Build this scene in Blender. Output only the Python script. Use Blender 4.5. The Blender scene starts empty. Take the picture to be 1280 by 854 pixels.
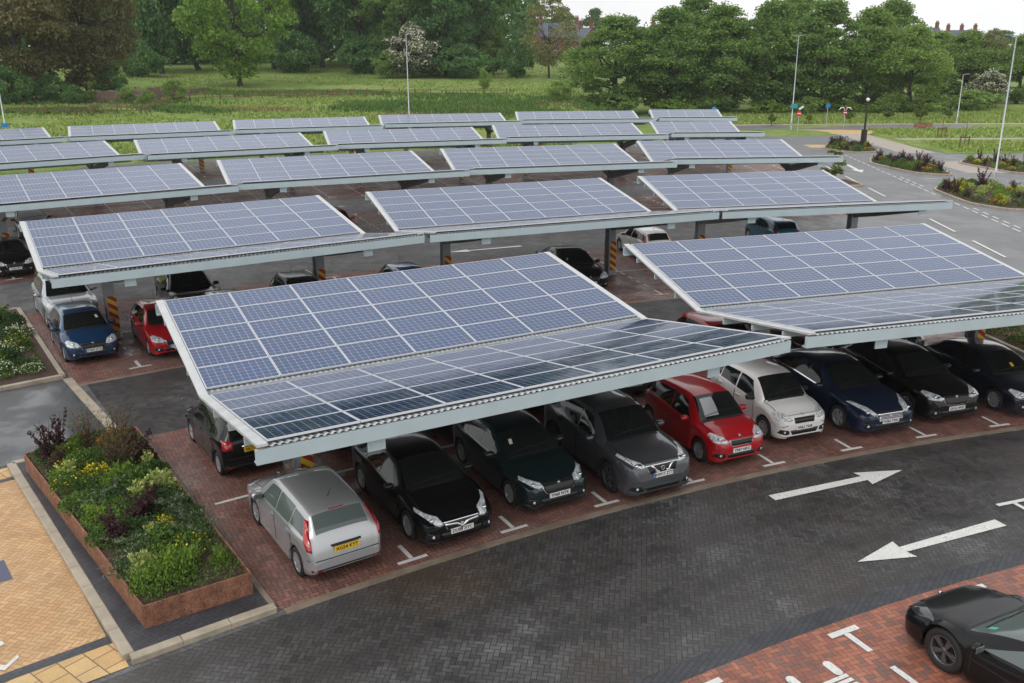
import bpy, bmesh, math, random
import numpy as np
from mathutils import Vector, Matrix
from mathutils.bvhtree import BVHTree
R = math.radians
rng = np.random.default_rng(7)
random.seed(7)
scene = bpy.context.scene
COL = scene.collection

# ------------------------------------------------------------------ helpers
def tag(o, label=None, cat=None, group=None, kind=None):
    if label: o['label'] = label
    if cat: o['category'] = cat
    if group: o['group'] = group
    if kind: o['kind'] = kind
    return o

def empty(name, loc=(0, 0, 0), rz=0.0):
    o = bpy.data.objects.new(name, None)
    o.empty_display_size = 0.3
    o.location = loc
    o.rotation_euler = (0, 0, rz)
    COL.objects.link(o)
    return o

def thing(name, label, cat, loc=(0, 0, 0), rz=0.0, group=None):
    return tag(empty(name, loc, rz), label, cat, group)

def link(name, me, parent=None, loc=None, rot=None):
    o = bpy.data.objects.new(name, me)
    COL.objects.link(o)
    if parent is not None: o.parent = parent
    if loc is not None: o.location = loc
    if rot is not None: o.rotation_euler = rot
    return o

class MB:
    """collects polygons for ONE mesh"""
    def __init__(s): s.v = []; s.f = []; s.m = []; s.sm = []
    def add(s, vs, fs, mi=0, smooth=False):
        b = len(s.v)
        s.v += [tuple(map(float, p)) for p in vs]
        for f in fs:
            s.f.append([b + i for i in f]); s.m.append(mi); s.sm.append(smooth)
        return s
    def box(s, c, d, rz=0.0, mi=0, rot=None):
        x, y, z = d[0] / 2, d[1] / 2, d[2] / 2
        M = rot if rot is not None else Matrix.Rotation(rz, 3, 'Z')
        vs = [M @ Vector((a * x, b * y, e * z)) + Vector(c) for a, b, e in
              ((-1, -1, -1), (1, -1, -1), (1, 1, -1), (-1, 1, -1), (-1, -1, 1), (1, -1, 1), (1, 1, 1), (-1, 1, 1))]
        return s.add(vs, [(0, 3, 2, 1), (4, 5, 6, 7), (0, 1, 5, 4), (1, 2, 6, 5), (2, 3, 7, 6), (3, 0, 4, 7)], mi)
    def prism(s, poly, z0, z1, mi=0):
        n = len(poly)
        a = sum(poly[i][0] * poly[(i + 1) % n][1] - poly[(i + 1) % n][0] * poly[i][1] for i in range(n))
        if a < 0: poly = poly[::-1]
        vs = [(p[0], p[1], z0) for p in poly] + [(p[0], p[1], z1) for p in poly]
        fs = [tuple(range(n))[::-1], tuple(range(n, 2 * n))] + [(i, (i + 1) % n, n + (i + 1) % n, n + i) for i in range(n)]
        return s.add(vs, fs, mi)
    def tube(s, pts, rad, k=8, mi=0, smooth=True, cap=True):
        pts = [Vector(p) for p in pts]
        if not hasattr(rad, '__len__'): rad = [rad] * len(pts)
        vs = []; prev = None
        for i, p in enumerate(pts):
            d = (pts[min(i + 1, len(pts) - 1)] - pts[max(i - 1, 0)]).normalized()
            if prev is None:
                u = d.orthogonal().normalized()
            else:
                u = (prev - d * prev.dot(d)).normalized()
            prev = u; w = d.cross(u)
            for j in range(k):
                t = 2 * math.pi * j / k
                vs.append(p + (u * math.cos(t) + w * math.sin(t)) * rad[i])
        fs = [(i * k + j, i * k + (j + 1) % k, (i + 1) * k + (j + 1) % k, (i + 1) * k + j) for i in range(len(pts) - 1) for j in range(k)]
        s.add(vs, fs, mi, smooth)
        if cap:
            n = len(pts)
            s.add(vs[:k], [tuple(range(k))[::-1]], mi); s.add(vs[(n - 1) * k:], [tuple(range(k))], mi)
        return s
    def lathe(s, prof, k=24, axis='Z', c=(0, 0, 0), mi=0, smooth=True):
        """prof: (radius, height)"""
        vs = []
        for r, h in prof:
            for j in range(k):
                t = 2 * math.pi * j / k
                a, b = r * math.cos(t), r * math.sin(t)
                p = (a, b, h) if axis == 'Z' else ((a, h, b) if axis == 'Y' else (h, a, b))
                vs.append((p[0] + c[0], p[1] + c[1], p[2] + c[2]))
        fs = [(i * k + j, i * k + (j + 1) % k, (i + 1) * k + (j + 1) % k, (i + 1) * k + j) for i in range(len(prof) - 1) for j in range(k)]
        return s.add(vs, fs, mi, smooth)
    def grid(s, fn, nu, nv, mi=0, smooth=True):
        vs = [fn(i / nu, j / nv) for i in range(nu + 1) for j in range(nv + 1)]
        fs = [(i * (nv + 1) + j, (i + 1) * (nv + 1) + j, (i + 1) * (nv + 1) + j + 1, i * (nv + 1) + j + 1) for i in range(nu) for j in range(nv)]
        return s.add(vs, fs, mi, smooth)
    def mesh(s, name, mats):
        me = bpy.data.meshes.new(name)
        me.from_pydata(s.v, [], s.f)
        for m in (mats if isinstance(mats, (list, tuple)) else [mats]): me.materials.append(m)
        me.polygons.foreach_set('material_index', s.m)
        me.polygons.foreach_set('use_smooth', s.sm)
        me.update()
        return me
    def build(s, name, mats, parent=None, loc=None, rot=None):
        return link(name, s.mesh(name, mats), parent, loc, rot)

def pchip(pts):
    xs = np.array([p[0] for p in pts], float); ys = np.array([p[1] for p in pts], float)
    h = np.diff(xs); d = np.diff(ys) / h
    m = np.zeros(len(xs)); m[0] = d[0]; m[-1] = d[-1]
    for i in range(1, len(xs) - 1):
        if d[i - 1] * d[i] > 0:
            w1, w2 = 2 * h[i] + h[i - 1], h[i] + 2 * h[i - 1]
            m[i] = (w1 + w2) / (w1 / d[i - 1] + w2 / d[i])
    def f(x):
        x = min(max(x, xs[0]), xs[-1]); i = min(int(np.searchsorted(xs, x, 'right')) - 1, len(xs) - 2)
        t = (x - xs[i]) / h[i]; t2, t3 = t * t, t * t * t
        return float((2 * t3 - 3 * t2 + 1) * ys[i] + (t3 - 2 * t2 + t) * h[i] * m[i] + (-2 * t3 + 3 * t2) * ys[i + 1] + (t3 - t2) * h[i] * m[i + 1])
    return f

# the car park is laid out on circles about one centre
CX, CY = 29.7, -35.1
def pol(r, th):
    return (CX + r * math.cos(R(th)), CY + r * math.sin(R(th)))
def arc(r, t0, t1, n=None):
    n = n or max(2, int(abs(t1 - t0) * R(1) * r / 0.6))
    return [pol(r, t0 + (t1 - t0) * i / n) for i in range(n + 1)]
def sector(mb, r0, r1, t0, t1, z, mi=0, n=None):
    a = arc(r0, t0, t1, n or max(2, int(abs(t1 - t0) / 0.7))); b = arc(r1, t0, t1, len(a) - 1)
    k = len(a)
    vs = [(p[0], p[1], z) for p in a] + [(p[0], p[1], z) for p in b]
    up = t1 < t0   # counter clockwise seen from above
    fs = [((i, k + i, k + i + 1, i + 1) if not up else (i, i + 1, k + i + 1, k + i)) for i in range(k - 1)]
    if not up: fs = [f for f in fs]
    mb.add(vs, fs, mi)
    return mb
def arc_wall(mb, r0, r1, t0, t1, z0, z1, mi=0):
    a = arc(r0, t0, t1); b = arc(r1, t0, t1, len(a) - 1)
    return mb.prism(a + b[::-1], z0, z1, mi)
def flat(mb, poly, z, mi=0):
    n = len(poly)
    a = sum(poly[i][0] * poly[(i + 1) % n][1] - poly[(i + 1) % n][0] * poly[i][1] for i in range(n))
    if a < 0: poly = poly[::-1]
    return mb.add([(p[0], p[1], z) for p in poly], [tuple(range(n))], mi)
def ss(a, b, x):
    t = min(1.0, max(0.0, (x - a) / (b - a))); return t * t * (3 - 2 * t)
# ------------------------------------------------------------------ materials
class G:
    def __init__(s, name):
        s.mat = bpy.data.materials.new(name); s.mat.use_nodes = True
        s.nt = s.mat.node_tree; s.nt.nodes.clear()
        s.out = s.nt.nodes.new('ShaderNodeOutputMaterial')
        s.p = s.nt.nodes.new('ShaderNodeBsdfPrincipled')
        s.nt.links.new(s.p.outputs[0], s.out.inputs[0])
    def n(s, t, **kw):
        nd = s.nt.nodes.new('ShaderNode' + t)
        for k, v in kw.items():
            if k in nd.inputs: s.set(nd.inputs[k], v)
            else: setattr(nd, k, v)
        return nd
    def set(s, sock, v):
        if hasattr(v, 'is_linked') or hasattr(v, 'links'): s.nt.links.new(v, sock)
        elif sock.type == 'RGBA' and len(v) == 3: sock.default_value = (*v, 1)
        else: sock.default_value = v
    def m(s, op, a, b=None, c=None):
        nd = s.nt.nodes.new('ShaderNodeMath'); nd.operation = op
        for i, v in enumerate((a, b, c)):
            if v is not None: s.set(nd.inputs[i], v)
        return nd.outputs[0]
    def mix(s, f, a, b):
        nd = s.nt.nodes.new('ShaderNodeMix'); nd.data_type = 'RGBA'
        s.set(nd.inputs[0], f); s.set(nd.inputs[6], a); s.set(nd.inputs[7], b)
        return nd.outputs[2]
    def mul(s, a, b, f=1.0):
        nd = s.nt.nodes.new('ShaderNodeMix'); nd.data_type = 'RGBA'; nd.blend_type = 'MULTIPLY'
        s.set(nd.inputs[0], f); s.set(nd.inputs[6], a); s.set(nd.inputs[7], b)
        return nd.outputs[2]
    def ramp(s, f, stops):
        nd = s.nt.nodes.new('ShaderNodeValToRGB'); e = nd.color_ramp.elements
        while len(e) < len(stops): e.new(0.5)
        for el, (p, c) in zip(e, stops):
            el.position = p; el.color = (*c, 1) if len(c) == 3 else c
        s.set(nd.inputs[0], f); return nd.outputs[0]
    def rampf(s, f, a, b, lo=0.0, hi=1.0):
        nd = s.nt.nodes.new('ShaderNodeMapRange'); nd.interpolation_type = 'SMOOTHSTEP'
        for k, v in zip(('Value', 'From Min', 'From Max', 'To Min', 'To Max'), (f, a, b, lo, hi)): s.set(nd.inputs[k], v)
        return nd.outputs[0]
    def coord(s, kind='Object'): return s.n('TexCoord').outputs[kind]
    def noise(s, vec, scale, detail=3.0, rough=0.55):
        nd = s.n('TexNoise', Scale=scale, Detail=detail, Roughness=rough); s.set(nd.inputs['Vector'], vec)
        return nd.outputs['Fac']
    def xyz(s, vec):
        nd = s.n('SeparateXYZ'); s.set(nd.inputs[0], vec); return nd.outputs
    def base(s, c): s.set(s.p.inputs['Base Color'], c); return s
    def rough(s, v): s.set(s.p.inputs['Roughness'], v); return s
    def metal(s, v): s.set(s.p.inputs['Metallic'], v); return s
    def bump(s, h, strength=0.3, dist=0.01):
        nd = s.n('Bump', Strength=strength, Distance=dist); s.set(nd.inputs['Height'], h)
        s.set(s.p.inputs['Normal'], nd.outputs[0]); return s
    def vec(s, x, y, z=0.0):
        nd = s.n('CombineXYZ'); s.set(nd.inputs[0], x); s.set(nd.inputs[1], y); s.set(nd.inputs[2], z); return nd.outputs[0]
    def rot(s, v, ang, scale=1.0):
        nd = s.n('Mapping'); s.set(nd.inputs['Vector'], v); nd.inputs['Rotation'].default_value = (0, 0, ang)
        nd.inputs['Scale'].default_value = (scale,) * 3; return nd.outputs[0]
    def wn(s, v):
        nd = s.n('TexWhiteNoise', noise_dimensions='3D'); s.set(nd.inputs['Vector'], v); return nd.outputs['Value']

def herring(g, ang, unit=0.1, joint=0.07):
    """two-by-one herringbone blocks: (random value of the block, joint mask)"""
    v = g.rot(g.coord(), ang, 1.0 / unit); x, y, _ = g.xyz(v)
    i, j = g.m('FLOOR', x), g.m('FLOOR', y)
    fx, fy = g.m('SUBTRACT', x, i), g.m('SUBTRACT', y, j)
    k = g.m('FLOORED_MODULO', g.m('SUBTRACT', i, j), 4.0)
    eq = lambda q: g.m('COMPARE', k, float(q), 0.5)
    m0, m1, m2, m3 = eq(0), eq(1), eq(2), eq(3)
    bid = g.vec(g.m('SUBTRACT', i, m1), g.m('SUBTRACT', j, m2), g.m('MAXIMUM', m0, m1))
    d = g.m('MINIMUM', g.m('MINIMUM', g.m('ADD', fx, m1), g.m('ADD', g.m('SUBTRACT', 1.0, fx), m0)),
            g.m('MINIMUM', g.m('ADD', fy, m2), g.m('ADD', g.m('SUBTRACT', 1.0, fy), m3)))
    return g.wn(bid), g.m('LESS_THAN', d, joint)

def rowbond(g, ang, w=0.2, h=0.1, joint=0.06):
    v = g.rot(g.coord(), ang); x, y, _ = g.xyz(v)
    yy = g.m('DIVIDE', y, h); j = g.m('FLOOR', yy)
    xx = g.m('ADD', g.m('DIVIDE', x, w), g.m('MULTIPLY', j, 0.5)); i = g.m('FLOOR', xx)
    fx, fy = g.m('SUBTRACT', xx, i), g.m('SUBTRACT', yy, j)
    d = g.m('MINIMUM', g.m('MULTIPLY', g.m('MINIMUM', fx, g.m('SUBTRACT', 1.0, fx)), w / h), g.m('MINIMUM', fy, g.m('SUBTRACT', 1.0, fy)))
    return g.wn(g.vec(i, j)), g.m('LESS_THAN', d, joint)

def pave(name, cols, jc, ang, wet=(0.22, 0.6), stain=None, joint=0.07, fn=herring, var=0.55, unit=0.1, stain_amt=0.5, pale=None, tyre=False):
    g = G(name); c = g.coord()
    rnd, jm = fn(g, ang, unit, joint=joint) if fn is herring else fn(g, ang, joint=joint)
    col = g.ramp(rnd, [(i / (len(cols) - 1), k) for i, k in enumerate(cols)])
    big = g.noise(c, 0.22, 4.0); mid = g.noise(c, 1.3, 4.0, .6); fine = g.noise(c, 40.0, 2.0)
    col = g.mul(col, g.ramp(mid, [(0.25, (1 - var * .6,) * 3), (0.75, (1 + var * .5,) * 3)]))
    col = g.mul(col, g.ramp(fine, [(0.3, (.8,) * 3), (0.7, (1.15,) * 3)]))
    if stain: col = g.mix(g.m('MULTIPLY', g.rampf(big, .52, .68), stain_amt), col, stain)
    if pale:  # pale bloom on the blocks, with the lane's wet sheen painted into the colour
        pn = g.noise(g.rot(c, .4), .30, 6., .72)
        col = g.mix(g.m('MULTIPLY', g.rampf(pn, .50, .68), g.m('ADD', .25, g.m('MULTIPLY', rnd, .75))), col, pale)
    if tyre:      # two polished wheel tracks in each direction of the curved lane
        x, y, _ = g.xyz(c); r = g.m('SQRT', g.m('ADD', g.m('POWER', g.m('SUBTRACT', x, 29.7), 2.0), g.m('POWER', g.m('ADD', y, 35.1), 2.0)))
        d = g.m('ABSOLUTE', g.m('SUBTRACT', g.m('ABSOLUTE', g.m('SUBTRACT', g.m('ABSOLUTE', g.m('SUBTRACT', r, 57.5)), 1.45)), .75))
        tr = g.m('MULTIPLY', g.rampf(d, .34, .08), g.rampf(g.noise(c, .6, 4.), .3, .6, .3, 1.0))
        col = g.mix(g.m('MULTIPLY', tr, .38), col, (.022, .021, .021))
        q = g.m('SQRT', g.m('ADD', g.m('POWER', g.m('MULTIPLY', g.m('ADD', x, 1.5), .7), 2.0), g.m('POWER', g.m('SUBTRACT', y, 15.6), 2.0)))
        q = g.m('ADD', q, g.m('MULTIPLY', g.m('SUBTRACT', g.noise(c, 1.4, 5., .7), .5), 1.6))
        col = g.mix(g.rampf(q, 1.5, .3, 0, .55), col, (.075, .045, .026))      # iron stain washed out over the blocks
    col = g.mix(jm, col, jc)
    g.base(col)
    w2 = g.noise(c, 0.45, 5.0, .65)
    g.rough(g.m('ADD', g.rampf(w2, .38, .62, *wet), g.m('MULTIPLY', rnd, .12)))
    h = g.m('ADD', g.m('MULTIPLY', g.m('SUBTRACT', 1.0, jm), 1.0), g.m('ADD', g.m('MULTIPLY', fine, .25), g.m('MULTIPLY', rnd, .35)))
    g.bump(h, .35, .006)
    return g.mat

def plain(name, c, rough=0.5, metal=0.0, var=0.0, scale=6.0, coat=0.0, bump=0.0):
    g = G(name)
    if var:
        f = g.noise(g.coord(), scale, 4.0, .6)
        g.base(g.mul(c, g.ramp(f, [(.25, (1 - var,) * 3), (.75, (1 + var,) * 3)])))
        g.rough(g.rampf(f, .3, .7, max(.05, rough - .12), min(1, rough + .12)))
        if bump: g.bump(f, bump, .01)
    else:
        g.base(c).rough(rough)
    g.metal(metal)
    if coat: g.p.inputs['Coat Weight'].default_value = coat; g.p.inputs['Coat Roughness'].default_value = .04
    return g.mat

M = {}
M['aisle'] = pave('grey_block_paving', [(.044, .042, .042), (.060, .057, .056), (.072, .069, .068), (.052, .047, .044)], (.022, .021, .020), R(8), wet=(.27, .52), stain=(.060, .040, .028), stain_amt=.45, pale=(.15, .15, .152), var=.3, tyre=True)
M['aisle_far'] = pave('pale_block_paving', [(.095, .095, .097), (.14, .14, .142), (.115, .114, .114)], (.05, .05, .05), R(20), wet=(.30, .6), joint=.05)
M['bay'] = pave('red_brick_paving', [(.215, .098, .076), (.285, .138, .106), (.175, .086, .070), (.25, .125, .100), (.145, .080, .070)], (.06, .035, .03), R(60), wet=(.22, .55), stain=(.22, .17, .15), stain_amt=.55)
M['bay_near'] = pave('orange_brick_paving', [(.32, .105, .062), (.39, .150, .090), (.27, .095, .065), (.19, .105, .084), (.35, .12, .068)], (.09, .05, .04), R(72), wet=(.35, .6), joint=.05)
M['buff'] = pave('buff_block_paving', [(.50, .31, .145), (.58, .365, .175), (.47, .27, .125), (.55, .335, .155)], (.22, .14, .08), R(12), wet=(.45, .65), joint=.055, var=.25)
M['tile'] = pave('buff_tactile_slab', [(.55, .36, .15), (.62, .42, .20), (.50, .31, .13)], (.20, .13, .07), R(38), wet=(.45, .65), joint=.02, unit=.4, fn=lambda g, a, u=0, joint=.02: rowbond(g, a, .4, .4, .03), var=.3)
M['band'] = pave('dark_brick_band', [(.032, .034, .042), (.052, .054, .064), (.040, .041, .048)], (.018, .018, .02), R(-54), wet=(.3, .55), fn=rowbond)
M['blue_tile'] = plain('blue_paving', (.075, .085, .14), .55, var=.25, scale=30)
M['kerb'] = plain('sandstone_kerb', (.36, .31, .235), .55, var=.25, scale=3.0, bump=.2)
M['edge'] = plain('worn_stone_edging', (.20, .16, .12), .5, var=.4, scale=2.0, bump=.2)
def worn_paint():
    g = G('white_road_paint'); c = g.coord(); a = g.noise(c, 3.0, 4., .6); f = g.noise(c, 26, 4., .75)
    col = g.mul((.70, .70, .67), g.ramp(a, [(.3, (.84,) * 3), (.7, (1.04,) * 3)]))
    g.base(g.mix(g.rampf(g.m('ADD', f, g.m('MULTIPLY', a, .35)), .72, .84, 0, .8), col, (.20, .19, .18))).rough(.5)
    return g.mat
M['white_paint'] = worn_paint()
def asphalt():
    g = G('asphalt'); c = g.coord()
    f = g.noise(c, 120, 2.); b = g.noise(c, .35, 5., .6)
    g.base(g.mul(g.ramp(b, [(.3, (.115, .117, .120)), (.7, (.165, .167, .170))]), g.ramp(f, [(.3, (.75,) * 3), (.7, (1.25,) * 3)])))
    g.rough(g.rampf(b, .35, .65, .38, .62)); g.bump(f, .3, .004)
    return g.mat
M['asphalt'] = asphalt()
def wet_asphalt():
    g = G('wet_asphalt'); c = g.coord()
    f = g.noise(c, 90, 2.); b = g.noise(c, .55, 4., .55)
    g.base(g.mul(g.ramp(b, [(.3, (.050, .052, .056)), (.7, (.080, .082, .088))]), g.ramp(f, [(.3, (.75,) * 3), (.7, (1.25,) * 3)])))
    g.rough(g.rampf(b, .44, .6, .45, .10)); g.bump(f, .2, .003)
    return g.mat
M['wet_asphalt'] = wet_asphalt()
M['pink_path'] = plain('pink_gravel_path', (.36, .31, .265), .7, var=.18, scale=1.5)
M['grey_path'] = plain('grey_path', (.25, .25, .26), .6, var=.15, scale=1.5)
def soil():
    g = G('bark_mulch'); c = g.coord(); f = g.noise(c, 28, 3., .7)
    g.base(g.ramp(f, [(.3, (.022, .013, .010)), (.5, (.06, .032, .022)), (.72, (.13, .075, .05))])).rough(.8); g.bump(f, .8, .03)
    return g.mat
M['soil'] = soil()
def corten():
    g = G('rusty_weathering_steel'); c = g.coord(); f = g.noise(c, 5, 6., .65); h = g.noise(g.rot(c, 0.3), 34, 4., .7)
    col = g.ramp(f, [(.28, (.12, .050, .028)), (.5, (.24, .105, .060)), (.72, (.36, .17, .10))])
    g.base(g.mul(col, g.ramp(h, [(.38, (.22,) * 3), (.47, (1,) * 3)]))).rough(.75); g.bump(h, .3, .004)
    return g.mat
M['corten'] = corten()
M['fascia'] = plain('pale_blue_grey_steel', (.46, .56, .59), .42, var=.06, scale=1.5)
M['steel'] = plain('grey_painted_steel', (.30, .33, .36), .45, var=.12, scale=3)
M['dark_steel'] = plain('dark_beam_steel', (.14, .16, .175), .5, var=.12, scale=3)
M['galv'] = plain('galvanised_steel', (.50, .53, .56), .4, metal=.35, var=.1, scale=4)
M['deck'] = plain('white_corrugated_sheet', (.56, .58, .59), .35, var=.1, scale=2)
M['trim'] = plain('white_trim', (.50, .51, .51), .4, var=.15, scale=3)
M['alu'] = plain('anodised_frame', (.56, .58, .61), .35)
M['post_black'] = plain('black_post', (.02, .02, .022), .4)
def hazard():
    g = G('hazard_stripes'); x, y, z = g.xyz(g.coord())
    t = g.m('FLOORED_MODULO', g.m('ADD', g.m('MULTIPLY', z, 3.1), g.m('MULTIPLY', g.m('ADD', x, y), 2.3)), 1.0)
    g.base(g.mix(g.m('LESS_THAN', t, .5), (.72, .46, .03), (.33, .018, .02))).rough(.45)
    return g.mat
M['hazard'] = hazard()
def cells():
    g = G('solar_cells'); u, v, _ = g.xyz(g.coord('UV'))
    oi = g.n('ObjectInfo').outputs['Random']
    cu, cv = g.m('MULTIPLY', u, 10.0), g.m('MULTIPLY', v, 6.0)
    fu, fv = g.m('FRACT', cu), g.m('FRACT', cv)
    du, dv = g.m('ABSOLUTE', g.m('SUBTRACT', fu, .5)), g.m('ABSOLUTE', g.m('SUBTRACT', fv, .5))
    gap = g.m('MAXIMUM', g.m('GREATER_THAN', g.m('MAXIMUM', du, dv), .474), g.m('GREATER_THAN', g.m('ADD', du, dv), .885))
    b1 = g.m('FRACT', g.m('MULTIPLY', fv, 3.0)); bus = g.m('LESS_THAN', g.m('ABSOLUTE', g.m('SUBTRACT', b1, .5)), .035)
    cid = g.wn(g.vec(g.m('FLOOR', cu), g.m('FLOOR', cv), oi))
    col = g.ramp(cid, [(0, (.008, .020, .070)), (.5, (.012, .026, .078)), (1, (.026, .028, .060))])
    col = g.mul(col, g.ramp(oi, [(0, (.75, .8, .85)), (1, (1.25, 1.2, 1.15))]))
    col = g.mix(g.m('MULTIPLY', bus, .55), col, (.11, .15, .23))
    col = g.mix(gap, col, (.27, .34, .44))
    g.base(col)
    w = g.noise(g.coord(), 2.2, 4., .6)
    g.rough(g.rampf(w, .35, .65, .06, .14))
    g.p.inputs['IOR'].default_value = 1.95; g.p.inputs['Specular Tint'].default_value = (.42, .60, 1.0, 1)
    return g.mat
M['cells'] = cells()
# vehicles
M['rubber'] = plain('tyre_rubber', (.014, .014, .015), .75)
M['alloy'] = plain('silver_alloy', (.42, .43, .45), .28, metal=.45)
M['alloy_dark'] = plain('dark_alloy', (.15, .15, .16), .25, metal=.7)
M['under'] = plain('black_plastic', (.012, .012, .013), .6)
M['grille'] = plain('black_grille_mesh', (.010, .010, .011), .4)
M['chrome'] = plain('chrome', (.72, .73, .75), .12, metal=1.0)
M['headlamp'] = plain('clear_headlamp', (.56, .59, .61), .06, coat=1.0, var=.75, scale=17)
M['dark_lamp'] = plain('smoked_lamp', (.03, .032, .036), .05, coat=1.0)
M['tail'] = plain('red_tail_lamp', (.42, .012, .014), .12, coat=1.0)
M['amber'] = plain('clear_lens', (.6, .6, .6), .1)
M['glass'] = plain('dark_car_glass', (.010, .012, .012), .04)
M['glass_grey'] = plain('tinted_grey_glass', (.10, .125, .12), .05)
M['shade'] = plain('sun_shade', (.45, .46, .48), .35, metal=.4)
M['plate_w'] = plain('white_plate', (.78, .78, .76), .35)
M['plate_y'] = plain('yellow_plate', (.80, .50, .03), .35)
M['plate_b'] = plain('blue_band', (.02, .16, .50), .35)
M['ink'] = plain('black_lettering', (.012, .012, .012), .5)
def paint(name, c, metal=0.0, rough=.28, coat=1.0):
    g = G(name); f = g.noise(g.coord(), 300, 1.)
    g.base(g.mul(c, g.ramp(f, [(.3, (.9,) * 3), (.7, (1.1,) * 3)])) if metal else c).rough(rough).metal(metal)
    g.p.inputs['Coat Weight'].default_value = coat; g.p.inputs['Specular IOR Level'].default_value = .2
    # rain drops dried on the lacquer
    d = g.noise(g.coord(), 60, 2.); g.set(g.p.inputs['Coat Roughness'], g.rampf(d, .45, .6, .03, .09))
    return g.mat
# foliage
def leaf(name, lo, hi, mid=None, rough=.55, trans=.25):
    g = G(name); a = g.n('Attribute', attribute_name='rnd').outputs['Fac']
    oi = g.n('ObjectInfo').outputs['Random']
    stops = [(0, lo), (1, hi)] if mid is None else [(0, lo), (.5, mid), (1, hi)]
    col = g.ramp(a, stops)
    g.base(g.mul(col, g.ramp(oi, [(0, (.86, .9, .9)), (1, (1.14, 1.1, 1.05))]))).rough(rough)
    g.p.inputs['Specular IOR Level'].default_value = .25
    tr = g.n('BsdfTranslucent'); g.set(tr.inputs['Color'], g.mul(col, (1.3, 1.35, .7)))
    mx = g.n('MixShader'); mx.inputs[0].default_value = trans
    g.nt.links.new(g.p.outputs[0], mx.inputs[1]); g.nt.links.new(tr.outputs[0], mx.inputs[2])
    g.nt.links.new(mx.outputs[0], g.out.inputs[0])
    return g.mat
M['bark'] = plain('tree_bark', (.045, .036, .028), .85, var=.4, scale=6, bump=.5)
M['wood'] = plain('brown_fence_wood', (.16, .09, .055), .8, var=.3, scale=3)
M['stone'] = plain('rubble_stone_wall', (.17, .115, .095), .85, var=.45, scale=1.6, bump=.5)
# ------------------------------------------------------------------ ground
RC = [65.0, 80.35, 96.4, 112.15, 127.9]      # centre radius of each double bay row
HW0, HW1 = 4.85, 5.05                        # half depth inwards / outwards
ROWT = [(124.35, 101.4), (125.0, 97.2), (131.0, 94.9), (131.0, 92.6), (131.0, 91.3)]
hill = pchip([(0, 0), (12, .9), (32, 2.15), (72, 3.75), (140, 6.1), (250, 7.4), (500, 8.2), (3000, 9)])
def height(x, y):
    s = math.hypot(x - CX, y - CY) - 137.5
    if s <= 0: return -0.02
    k = 1 - ss(.05, .125, x / max(y, 1.0))
    far = ss(300, 900, s) * 2.0
    w = .12 * math.sin(x * .21 + 1.3 * math.sin(y * .13)) + .08 * math.sin(y * .37 + x * .11)
    return -0.02 + hill(s) * k + far * (1 - k) + w * ss(0, 14, s) * (.25 + .75 * k)
def grass_mat():
    g = G('meadow_grass'); c = g.coord()
    a = g.noise(c, .06, 5., .6); b = g.noise(c, .5, 5., .65); f = g.noise(c, 5.0, 3., .7)
    col = g.ramp(a, [(.3, (.13, .20, .048)), (.5, (.19, .26, .068)), (.7, (.26, .30, .10))])
    col = g.mul(col, g.ramp(b, [(.3, (.62, .70, .6)), (.7, (1.25, 1.2, 1.2))]))
    col = g.mul(col, g.ramp(f, [(.3, (.55,) * 3), (.7, (1.35,) * 3)]))
    g.base(col).rough(.9); g.p.inputs['Specular IOR Level'].default_value = .15
    g.bump(f, .6, .12)
    return g.mat
M['grass'] = grass_mat()

xs = np.unique(np.concatenate([np.linspace(-2600, -140, 24), np.linspace(-140, 130, 109), np.linspace(130, 2600, 24)]))
ys = np.unique(np.concatenate([np.linspace(-60, 84, 13), np.linspace(84, 300, 109), np.linspace(300, 3200, 30)]))
vs = [(x, y, height(x, y)) for x in xs for y in ys]
nx, ny = len(xs), len(ys)
fs = [(i * ny + j, (i + 1) * ny + j, (i + 1) * ny + j + 1, i * ny + j + 1) for i in range(nx - 1) for j in range(ny - 1)]
tag(MB().add(vs, fs, 0, True).build('ground', M['grass']), kind='structure')

def structure(name, mb, m):
    return tag(mb.build(name, m), kind='structure')

# asphalt under the whole car park, then the paved surfaces 4 mm above one another
mb = MB(); sector(mb, 30, 136.6, 140, 89.0, -0.012)
structure('car_park_road', mb, M['aisle_far'])
rx = lambda y, x0, k: x0 + k * (y - 50)
flat_pts = [(19.5, 8), (120, 8), (120, 78), (75, 89.0), (43.5, 89.0), (39.5, 100), (42, 118), (140, 117.5), (140, 122.5), (38, 124.8), (24, 123.5), (19.5, 100)]
mb = MB(); flat(mb, flat_pts, -0.008); structure('road', mb, M['asphalt'])
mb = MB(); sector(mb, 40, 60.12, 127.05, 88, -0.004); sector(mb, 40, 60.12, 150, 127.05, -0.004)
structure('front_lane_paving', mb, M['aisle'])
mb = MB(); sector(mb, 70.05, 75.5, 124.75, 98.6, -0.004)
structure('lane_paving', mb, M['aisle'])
mb = MB(); sector(mb, 70.3, 76.3, 140, 124.95, -0.002); structure('wet_lane', mb, M['wet_asphalt'])
for k, rc in enumerate(RC):
    mb = MB(); sector(mb, rc - HW0 + (.15 if k == 0 else 0), rc + HW1, ROWT[k][0], ROWT[k][1], 0.0)
    structure('bay_paving', mb, M['bay'])
mb = MB(); arc_wall(mb, 60.1, 60.3, 124.3, 101.4, -.05, 0.004); structure('stone_edging', mb, M['edge'])
mb = MB(); arc_wall(mb, 75.32, 75.5, 124.9, 97.2, -.05, 0.003); structure('stone_edging', mb, M['edge'])
# nearest bays on the camera side of the lane
mb = MB(); sector(mb, 44, 54.78, 126, 98, 0.0); structure('near_bay_paving', mb, M['bay_near'])
mb = MB(); sector(mb, 54.78, 55.18, 126, 98, 0.0015); structure('brick_band', mb, M['band'])
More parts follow.
